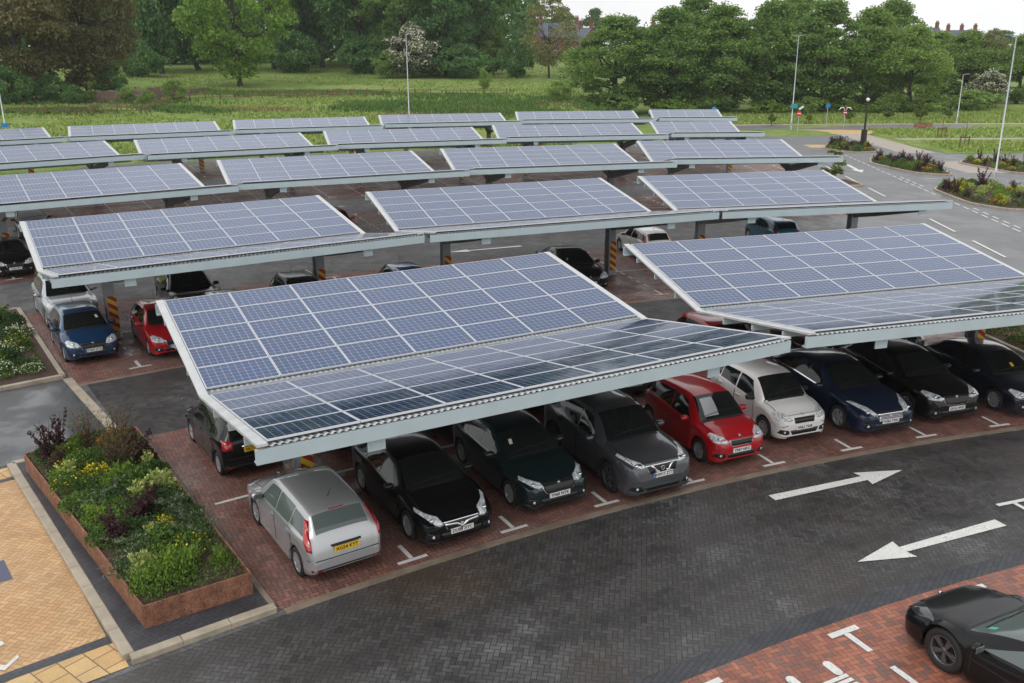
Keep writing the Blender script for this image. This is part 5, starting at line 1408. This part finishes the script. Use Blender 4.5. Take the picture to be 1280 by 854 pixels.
for px, d, h, w_, lb in ((966, 124, 32, 16, 'slender young tree left of the tall lamp by the road'), (1012, 126, 30, 16, 'slender young tree right of the tall lamp by the road'), (1063, 127, 34, 18, 'young tree behind the black lamp'), (1112, 131, 34, 24, 'drooping pale young tree left of the rusty ring planter'),
                     (1152, 131, 34, 24, 'drooping pale young tree behind the rusty ring planter'), (1186, 132, 36, 26, 'drooping pale young tree left of the thin lamp'), (827, 122, 36, 14, 'slim pale young tree above the back row, near the maples'), (776, 122, 30, 14, 'slim pale young tree left of the first maple')):
    tree('young', px, d, h, w_, lb, name='young_tree', cat='young tree', group='young trees by the road')
# sapling in the bed at the right end of the third row
def sapling(x, y, s, lb):
    me, tr, rx, zt = tree_proto('young'); root = thing('young_tree', lb, 'young tree', (x, y, .1), 0, 'young trees by the road')
    for nm, m in (('crown', me), ('trunk', tr)): link(nm, m, root).scale = (s * 1.5, s * 1.5, s)
sapling(24.6, 70.6, .62, 'leafy sapling between the ends of the second and third carport rows')
# ------------------------------------------------------------------ fences, wall, lamps, signs, houses
def post_rail(name, label, pts, step, hp, rails, pr, m, cat, round_=False, rail_r=.03):
    root = thing(name, label, cat, (pts[0][0], pts[0][1], height(*pts[0])), 0)
    o = Vector(root.location); P = []
    for a, b in zip(pts, pts[1:]):
        L = math.dist(a, b); n = max(1, round(L / step))
        P += [(a[0] + (b[0] - a[0]) * i / n, a[1] + (b[1] - a[1]) * i / n) for i in range(n)]
    P.append(pts[-1]); Q = [Vector((p[0], p[1], height(*p))) - o for p in P]
    for q in Q:
        mb = MB()
        if round_: mb.tube([q + Vector((0, 0, -.1)), q + Vector((0, 0, hp))], pr, 8)
        else: mb.box(q + Vector((0, 0, hp / 2)), (pr * 2, pr * 2, hp + .1))
        mb.build('post', m, root)
    for z in rails:
        mb = MB()
        mb.tube([q + Vector((0, 0, z)) for q in Q], rail_r, 6, smooth=False)
        mb.build('rail', m, root)
    return root
bp_ = lambda px, py: ray(px, B(px, py))
f1 = [bp_(4, 140), bp_(60, 140), bp_(178, 140)]
f2 = [bp_(184, 140), bp_(196, 134), bp_(212, 129), bp_(240, 124), bp_(330, 121), bp_(440, 120), bp_(540, 119), bp_(635, 120)]
post_rail('timber_fence', 'brown timber post and rail fence low on the bank at the left', f1, 2.6, 1.05, (.45, .85), .07, M['wood'], 'fence', rail_r=.045)
post_rail('timber_fence', 'brown timber post and rail fence climbing the bank and running behind the central lamp', f2, 2.6, 1.1, (.4, .85), .07, M['wood'], 'fence', rail_r=.045)
post_rail('handrail', 'low galvanised railing along the back of the last carport row', [pol(135.2, t) for t in np.linspace(127, 96, 32)], 2.6, 1.05, (.55, 1.05), .024, M['galv'], 'railing', True, .02)
# stone wall holding the lawn
wp = [bp_(84, 126), bp_(130, 127), bp_(180, 125), bp_(215, 120), bp_(262, 112)]
mb = MB(); n = 40; V = []
for i in range(n + 1):
    t = i / n * (len(wp) - 1); j = min(int(t), len(wp) - 2); t -= j
    x, y = wp[j][0] + (wp[j + 1][0] - wp[j][0]) * t, wp[j][1] + (wp[j + 1][1] - wp[j][1]) * t; z = height(x, y) - .2; h = 1.9 * ss(0, .25, i / n + .12) * (1 - .55 * ss(.6, 1, i / n)) + .1 * math.sin(i * 1.7)
    for dy, zz in ((0, z), (.0, z + h), (.45, z + h + .03), (.45, z)): V.append((x, y + dy, zz))
F_ = [(4 * i + j, 4 * i + 4 + j, 4 * i + 4 + (j + 1) % 4, 4 * i + (j + 1) % 4) for i in range(n) for j in range(4)] + [(0, 1, 2, 3), (4 * n + 3, 4 * n + 2, 4 * n + 1, 4 * n)]
F_ = [f[::-1] for f in F_]
tag(mb.add(V, F_).build('stone_wall', M['stone']), 'weathered rubble stone wall below the park lawn at the left', 'wall')
M['lamp_head'] = plain('grey_lamp_head', (.22, .23, .24), .4)
def lamp(px, d, h, label, heads=1, flip=False, r=.085, xy=None):
    x, y = xy or ray(px, d); z = height(x, y)
    root = thing('street_lamp', label, 'street lamp', (x, y, z), 0, 'street lamps')
    MB().tube([(0, 0, -.1), (0, 0, 1.3), (0, 0, 1.32), (0, 0, h)], [r, r, r * .72, r * .5], 10).build('pole', M['galv'], root)
    MB().box((0, -r * .9, .75), (.10, .02, .5)).build('access_door', M['steel'], root)
    for s in ((-1, 1) if heads == 2 else (1,)):
        mb = MB(); mb.tube([(0, 0, h - .05), (s * .35, 0, h + .03)], .03, 6); mb.build('bracket', M['galv'], root)
        mb = MB(); mb.add([(s * .25, -.13, h), (s * .85, -.10, h + .03), (s * .85, .10, h + .03), (s * .25, .13, h), (s * .28, -.10, h + .09), (s * .8, -.07, h + .09), (s * .8, .07, h + .09), (s * .28, .10, h + .09)],
                          [(3, 2, 1, 0), (4, 5, 6, 7), (0, 1, 5, 4), (1, 2, 6, 5), (2, 3, 7, 6), (3, 0, 4, 7)]); mb.build('lamp_head', M['lamp_head'], root)
    return root
lamp(0, 0, 10.6, 'tall galvanised lamp with twin heads on the planted island at the right', 2, xy=(36.0, 68.6))
lamp(990, 117, 11.2, 'tall galvanised lamp beside the road, with a blue sign on its pole', 2)
lamp(514, 104, 11.0, 'tall galvanised lamp behind the last carport row in the middle')
lamp(10, 98, 7.6, 'galvanised lamp at the left edge with small blue plate on its pole')
lamp(1197, 124, 6.4, 'short thin lamp on the grass at the right')
M['sign_blue'] = plain('blue_sign_face', (.01, .19, .48), .4); M['sign_red'] = plain('red_sign_face', (.55, .02, .03), .4); M['sign_white'] = plain('white_sign_face', (.78, .78, .78), .4); M['sign_cyan'] = plain('cyan_sign_face', (.02, .30, .38), .4)
def sign_post(px, d, h, label, face, rad=.32):
    x, y = ray(px, d); z = height(x, y); root = thing('road_sign', label, 'road sign', (x, y, z), 0, None)
    MB().tube([(0, 0, -.1), (0, 0, h)], .04, 8).build('post', M['galv'], root)
    rot = Matrix.Rotation(math.atan2(x, y) * -1, 3, 'Z')
    mb = MB().lathe([(.001, -.055), (rad, -.055), (rad, -.04), (.001, -.04)], 24, 'Y', (0, 0, h - .25), 0, False); o = mb.build('sign_face', M[face], root)
    if face == 'sign_red':
        MB().box((0, -.062, h - .25), (rad * 1.35, .012, rad * .36)).build('white_bar', M['sign_white'], o)
    return root
sign_post(998, 112, 2.6, 'red no entry sign in front of the tall lamp by the road', 'sign_red')
sign_post(1034, 122, 2.9, 'blue round sign on a pale post between the two no entry signs', 'sign_blue')
s2 = sign_post(1056, 121, 2.1, 'red no entry sign with twin white hoods, left of the black lamp', 'sign_red', .3)
for s in (-1, 1): MB().tube([(0, 0, 2.0), (s * .25, 0, 2.5), (s * .6, -.05, 2.45), (s * .8, -.05, 2.2)], [.03, .06, .08, .03], 8).build('hood', M['sign_white'], s2)
x, y = ray(992, 116.8)
tag(MB().box((x, y, 2.95), (.75, .03, .55)).build('direction_sign', M['sign_cyan']), 'blue-green panel on the tall lamp by the road', 'sign')
x, y = ray(998, 111.8)
tag(MB().add([(x - .1, y, 2.95), (x + .45, y, 3.3), (x + .55, y, 3.1), (x + .05, y, 2.75), (x - .1, y + .05, 2.95), (x + .45, y + .05, 3.3), (x + .55, y + .05, 3.1), (x + .05, y + .05, 2.75)], [(0, 3, 2, 1), (4, 5, 6, 7), (0, 1, 5, 4), (1, 2, 6, 5), (2, 3, 7, 6), (3, 0, 4, 7)]).build('finger_sign', M['sign_white']), 'white finger board above the no entry sign by the tall lamp', 'sign')
x, y = ray(893, 121)
tag(MB().lathe([(.001, -.05), (.36, -.05), (.36, -.02), (.001, -.02)], 20, 'Y', (x, y, 2.3)).tube([(x, y, 0), (x, y, 2.5)], .04, 6).build('road_sign', M['sign_blue']), 'small blue round sign seen over the back carport row', 'road sign')
x, y = ray(10, 97.6)
tag(MB().box((x, y, 2.6), (.75, .04, .40)).build('parking_sign', M['sign_blue']), 'small blue plate on the lamp at the left edge', 'sign')
# black lamp with a white ball on the island
x, y = 36.8, 97.4
root = thing('street_lamp', 'black column lamp with a white ball and thick base, on the planted island', 'street lamp', (x, y, 0), 0, 'street lamps')
MB().tube([(0, 0, 0), (0, 0, 1.7)], .30, 12).build('base', M['post_black'], root)
MB().tube([(0, 0, 1.7), (0, 0, 5.6)], [.11, .08], 10).build('pole', M['post_black'], root)
MB().lathe([(.001, -.2), (.14, -.14), (.2, 0), (.14, .14), (.001, .2)], 14, 'Z', (-.05, -.15, 4.7)).build('lamp_ball', M['sign_white'], root)
# cycle hoops
for i, (px, lb) in enumerate(((1045, 'left'), (1052, 'middle'), (1059, 'right'))):
    x, y = ray(px, 98.6)
    tag(MB().tube([(x, y - .4, 0), (x, y - .4, .75), (x, y - .25, .9), (x, y + .25, .9), (x, y + .4, .75), (x, y + .4, 0)], .03, 8).build('cycle_hoop', M['post_black']), '%s one of three black cycle hoops beside the black lamp' % lb, 'cycle stand', 'cycle hoops')
# rusty ring planter on the far verge
x, y = ray(1155, 119.5)
root = thing('ring_planter', 'low round rusty planter on the grass by the far road', 'planter', (x, y, 0))
MB().lathe([(1.08, 0), (1.12, .55), (1.0, .55), (.98, .35)], 28).build('ring', M['corten'], root)
MB().lathe([(.99, .4), (.5, .6), (.001, .65)], 24).build('soil', M['soil'], root)
# support frames of staked saplings on the verge
for px, d, lb in ((1178, 106, 'timber stake frame holding a thin sapling on the verge'), (1206, 95.5, 'pair of timber stakes on the verge nearer the road')):
    x, y = ray(px, d); root = thing('tree_stake', lb, 'tree stake', (x, y, .02))
    for s in (-.45, .45): MB().box((s, 0, .55), (.09, .09, 1.2)).build('stake', M['wood'], root)
    MB().box((0, .06, .95), (1.1, .03, .12)).build('crossbar', M['wood'], root)
    MB().tube([(0, 0, 0), (.03, 0, 2.6)], [.035, .012], 6).build('stem', M['bark'], root)
# orange hydrant post under the third row
x, y = -29.0, 72.8
tag(MB().tube([(x, y, 0), (x, y, .9)], .16, 10).lathe([(.22, .9), (.2, 1.1), (.001, 1.2)], 10, 'Z', (x, y, 0)).build('marker_post', plain('orange_plastic', (.6, .22, .03), .5)), 'orange marker post between the third and fourth carport rows', 'post')
# houses beyond the trees
M['brick'] = plain('red_house_brick', (.20, .070, .055), .8, var=.25, scale=.8); M['slate'] = plain('grey_slate', (.085, .10, .135), .6, var=.2, scale=.7); M['render'] = plain('pale_house_render', (.50, .47, .43), .7, var=.1); M['win'] = plain('house_window_glass', (.03, .035, .04), .1)
def house(px, d, wd, dp, he, ridge, rz, label, wallm='brick', base=None, chim=2, gable=True):
    x, y = ray(px, d); z = height(x, y) if base is None else base; root = thing('brick_house', label, 'house', (x, y, z), rz, 'brick houses behind the trees')
    mb = MB(); a, b = wd / 2, dp / 2
    mb.add([(-a, -b, 0), (a, -b, 0), (a, b, 0), (-a, b, 0), (-a, -b, he), (a, -b, he), (a, b, he), (-a, b, he), (-a, 0, ridge), (a, 0, ridge)],
           [(0, 1, 5, 4), (2, 3, 7, 6), (1, 2, 6, 9, 5), (3, 0, 4, 8, 7), (3, 2, 1, 0)]); mb.build('wall', M[wallm], root)
    o = .35; sl = (ridge - he) / b; rt = MB()
    for s in (-1, 1):
        e = [(-a - .15, s * (b + o), he - o * sl + .06), (a + .15, s * (b + o), he - o * sl + .06), (a + .15, 0, ridge + .06), (-a - .15, 0, ridge + .06)]
        vs = e + [(p[0], p[1], p[2] + .16) for p in e]
        fs = [(3, 2, 1, 0), (4, 5, 6, 7), (0, 1, 5, 4), (1, 2, 6, 5), (2, 3, 7, 6), (3, 0, 4, 7)]
        rt.add(vs, fs if s < 0 else [f[::-1] for f in fs])
    ro = rt.build('roof', M['slate'], root)
    for i in range(chim):
        cx = -a + .8 + (wd - 1.6) * (i / max(1, chim - 1)); mb = MB(); mb.box((cx, 0, ridge + .7), (1.1, .7, 1.9)); mb.box((cx, 0, ridge + 1.7), (1.25, .85, .18))
        co = mb.build('chimney', M['brick'], ro)
        for k in (-.36, 0, .36): MB().tube([(cx + k, 0, ridge + 1.75), (cx + k, 0, ridge + 2.4)], [.15, .12], 8).build('chimney_pot', M['brick'], root)
    n = max(2, int(wd / 3.2))
    for r_, zz in enumerate((1.6, 4.3)):
        if zz + 1 > he: continue
        for i in range(n):
            cx = -a + wd / n * (i + .5); w_ = MB().box((cx, -b - .03, zz), (1.25, .1, 1.5)).build('window', M['sign_white'], root)
            for q in (-.3, .3): MB().box((cx + q, -b - .09, zz), (.5, .03, 1.3)).build('pane', M['win'], w_)
    if gable:
        w_ = MB().box((a + .03, 0, 4.3), (.1, 1.1, 1.4)).build('window', M['sign_white'], root); MB().box((a + .09, 0, 4.3), (.03, .9, 1.2)).build('pane', M['win'], w_)
    return root
house(700, 300, 13, 9, 6.4, 10.2, R(8), 'brick house with slate roof and white windows behind the half-bare tree', base=7.0)
house(733, 292, 8, 7, 5.4, 9.0, R(-62), 'brick house with its gable end toward the meadow, left of the maples', base=6.6)
house(662, 310, 10, 8, 5.6, 9.0, R(5), 'pale rendered house glimpsed left of the half-bare tree', 'render', base=7.0)
house(835, 320, 12, 8, 6, 9.5, R(4), 'brick house showing a strip of roof above the first maples', base=7.5)
house(1148, 330, 12, 8, 8.4, 12.2, R(10), 'terraced brick house with a tall chimney stack above the right-hand trees', base=3.6, chim=2)
house(1196, 336, 12, 8, 8.2, 11.6, R(10), 'terraced brick house at the right, only its chimneys over the trees', base=3.4, chim=3)
# meadow grass: tufts too many to count
def tufts(n, fn, hmin, hmax, m, seed, name, per=4):
    g = np.random.default_rng(seed); C = []; D = []; k = 0
    pts = fn(g, n)
    P = np.repeat(pts, per, 0); m_ = len(P)
    hh = g.uniform(hmin, hmax, m_)
    P = P + np.stack([g.normal(0, .22, m_), g.normal(0, .22, m_), hh * .4], 1)
    v = unit(m_, g) * .55; v[:, 2] = 1; v /= np.linalg.norm(v, axis=1, keepdims=True)
    me = leaf_mesh(name, [(P, v, (hmin + hmax) / 2 * 1.2, .20, 0, 0, 1)], [m]); return tag(link(name, me), kind='stuff')
L_['tuft'] = leaf('meadow_tufts', (.14, .22, .05), (.40, .45, .16), (.24, .33, .085), trans=.2); L_['nettle'] = leaf('nettle_scrub', (.055, .12, .03), (.16, .26, .065), trans=.2)
def bank(g, n):
    t = g.uniform(93, 127, n); r = 137.6 + g.uniform(0, 1, n) ** 1.4 * 62; x = CX + r * np.cos(np.radians(t)); y = CY + r * np.sin(np.radians(t))
    k = (x / y > -.62) & (x / y < .13) & (np.sin(x * .33 + np.sin(y * .21) * 2) + np.sin(y * .4 + x * .13) > -.9); x, y = x[k], y[k]
    return np.stack([x, y, [height(a, b) for a, b in zip(x, y)]], 1)
tufts(15000, bank, .15, .42, L_['tuft'], 31, 'long_grass')
def scrub(g, n):
    out = []
    for px, d, w_, dp in ((470, 128, 60, 4), (560, 126, 70, 4), (520, 134, 90, 3), (640, 134, 60, 6), (575, 145, 80, 8), (660, 124, 60, 4), (110, 133, 160, 3), (300, 150, 120, 4), (440, 150, 90, 4), (720, 140, 70, 8), (60, 119, 90, 3), (230, 124, 60, 3)):
        c = ray(px, d); m_ = n // 12; out.append(np.stack([c[0] + g.normal(0, w_ / 2.2 / FP * d, m_), c[1] + g.normal(0, dp / 2, m_)], 1))
    p = np.concatenate(out); return np.stack([p[:, 0], p[:, 1], [height(a, b) for a, b in p]], 1)
tufts(5600, scrub, .3, .8, L_['nettle'], 32, 'rough_scrub')
def lawn(g, n):
    px = g.uniform(0, 760, n); d = g.uniform(128, 215, n); x = (px - 640) / FP * d * .97
    k = np.sin(x * .19 + 2 * np.sin(d * .11)) + np.sin(d * .23 + x * .05) > -.2; x, d = x[k], d[k]
    return np.stack([x, d, [height(a, b) for a, b in zip(x, d)]], 1)
tufts(7000, lawn, .12, .40, L_['tuft'], 35, 'lawn_tufts')
def verge(g, n):
    x = g.uniform(24, 110, n); y = g.uniform(125.8, 152, n); x2 = g.uniform(44, 100, n // 2); y2 = np.where(g.uniform(size=n // 2) < .5, g.uniform(91, 101, n // 2), g.uniform(105.5, 117, n // 2))
    X, Y = np.concatenate([x, x2]), np.concatenate([y, y2]); return np.stack([X, Y, np.full(len(X), .02)], 1)
tufts(9000, verge, .15, .5, L_['tuft'], 33, 'verge_grass')
def wood(g, n):
    px = g.uniform(-60, 668, n); d = 262 + g.normal(0, 7, n) + 10 * np.sin(px * .02); top = 19 + 4 * np.sin(px * .043) + 3 * np.sin(px * .11)
    z = g.uniform(0, 1, n) ** .8 * top; x = (px - 640) / FP * d * 1.02
    return np.stack([x, d, [height(a, b) for a, b in zip(x, d)] + z], 1)
g = np.random.default_rng(77); P = wood(g, 26000)
tag(link('distant_wood', leaf_mesh('distant_wood', [(P, None, 1.5, 1.2, 0, 0, 1)], [T_['oak']])), kind='stuff')
L_['straw'] = leaf('straw_grass', (.17, .14, .06), (.40, .33, .17), trans=.2)
def straw(g, n):
    out = []
    for px, d, w_, dp in ((150, 128, 80, 2), (90, 118, 50, 2), (330, 127, 60, 2), (400, 148, 80, 4), (540, 122, 70, 3), (600, 130, 50, 3), (690, 136, 50, 4), (250, 150, 60, 4)):
        c = ray(px, d); m_ = n // 8; out.append(np.stack([c[0] + g.normal(0, w_ / 2.2 / FP * d, m_), c[1] + g.normal(0, dp / 2, m_)], 1))
    p = np.concatenate(out); return np.stack([p[:, 0], p[:, 1], [height(a, b) for a, b in p]], 1)
tufts(1800, straw, .2, .55, L_['straw'], 36, 'dry_grass')
# thin rain haze
hz_ = G('haze'); hz_.nt.nodes.remove(hz_.p)
vol = hz_.nt.nodes.new('ShaderNodeVolumePrincipled'); vol.inputs['Color'].default_value = (.90, .93, .96, 1); vol.inputs['Density'].default_value = HAZE = .00016
hz_.nt.links.new(vol.outputs[0], hz_.out.inputs['Volume'])
ob = MB().box((0, 360, 14), (1100, 880, 36)).build('haze', hz_.mat); tag(ob, kind='stuff')
# ------------------------------------------------------------------ camera, sky, sun
cam_d = bpy.data.cameras.new('camera'); cam = bpy.data.objects.new('camera', cam_d); COL.objects.link(cam)
F, PITCH, ROLL, HC = 1145.345, .30926159, -.00583, 9.88948
cam_d.sensor_fit = 'HORIZONTAL'; cam_d.sensor_width = 36.0; cam_d.lens = 36.0 * F / 1280
cam_d.clip_end = 6000; cam_d.clip_start = .1
cam.location = (0, 0, HC)
cam.matrix_world = Matrix.Translation((0, 0, HC)) @ (Matrix.Rotation(math.pi / 2 - PITCH, 4, 'X') @ Matrix.Rotation(ROLL, 4, 'Z'))
scene.camera = cam
w = bpy.data.worlds.new('World'); scene.world = w; w.use_nodes = True
nt = w.node_tree; nt.nodes.clear()
out = nt.nodes.new('ShaderNodeOutputWorld'); bg = nt.nodes.new('ShaderNodeBackground')
sky = nt.nodes.new('ShaderNodeTexSky'); sky.sky_type = 'NISHITA'; sky.sun_disc = False
SUN_E, SUN_A = R(52), R(215)
sky.sun_elevation = SUN_E; sky.sun_rotation = SUN_A; sky.air_density = 1.0; sky.dust_density = 4.0; sky.ozone_density = 1.0
# cloud layer: mostly even light grey over the clear-sky gradient
hs = nt.nodes.new('ShaderNodeHueSaturation'); hs.inputs['Saturation'].default_value = .18
mx = nt.nodes.new('ShaderNodeMix'); mx.data_type = 'RGBA'; mx.inputs[0].default_value = .80
mx.inputs[7].default_value = (8.9, 8.95, 9.05, 1)
tc = nt.nodes.new('ShaderNodeTexCoord'); no = nt.nodes.new('ShaderNodeTexNoise'); no.inputs['Scale'].default_value = 2.2; no.inputs['Detail'].default_value = 4
rp = nt.nodes.new('ShaderNodeMapRange'); rp.inputs['From Min'].default_value = .3; rp.inputs['From Max'].default_value = .7; rp.inputs['To Min'].default_value = .86; rp.inputs['To Max'].default_value = 1.14
vm = nt.nodes.new('ShaderNodeMix'); vm.data_type = 'RGBA'; vm.blend_type = 'MULTIPLY'; vm.inputs[0].default_value = 1.0
L = nt.links.new
L(sky.outputs[0], hs.inputs['Color']); L(hs.outputs[0], mx.inputs[6]); L(tc.outputs['Generated'], no.inputs['Vector']); L(no.outputs['Fac'], rp.inputs['Value'])
L(mx.outputs[2], vm.inputs[6]); L(rp.outputs[0], vm.inputs[7]); L(vm.outputs[2], bg.inputs['Color'])
bg.inputs['Strength'].default_value = .142
L(bg.outputs[0], out.inputs[0])
sd = bpy.data.lights.new('sun', 'SUN'); sd.energy = .6; sd.angle = R(20); sd.color = (1, .97, .93)
so = bpy.data.objects.new('sun', sd); COL.objects.link(so)
dv = Vector((math.sin(SUN_A) * math.cos(SUN_E), math.cos(SUN_A) * math.cos(SUN_E), math.sin(SUN_E)))
so.rotation_euler = dv.to_track_quat('Z', 'Y').to_euler(); so.location = (0, -20, 60)
vs_ = scene.view_settings; vs_.view_transform = 'Standard'; vs_.look = 'None'; vs_.exposure = 0.0; vs_.gamma = 1.0; vs_.use_curve_mapping = False
scene.render.engine = 'CYCLES'
cy = scene.cycles
cy.use_denoising = True
try: cy.denoiser = 'OPENIMAGEDENOISE'
except Exception: pass
cy.max_bounces = 6; cy.diffuse_bounces = 4; cy.glossy_bounces = 3; cy.transmission_bounces = 3; cy.volume_bounces = 1; cy.transparent_max_bounces = 4
cy.use_adaptive_sampling = True; cy.adaptive_threshold = .012
cy.caustics_reflective = False; cy.caustics_refractive = False
scene.render.film_transparent = False
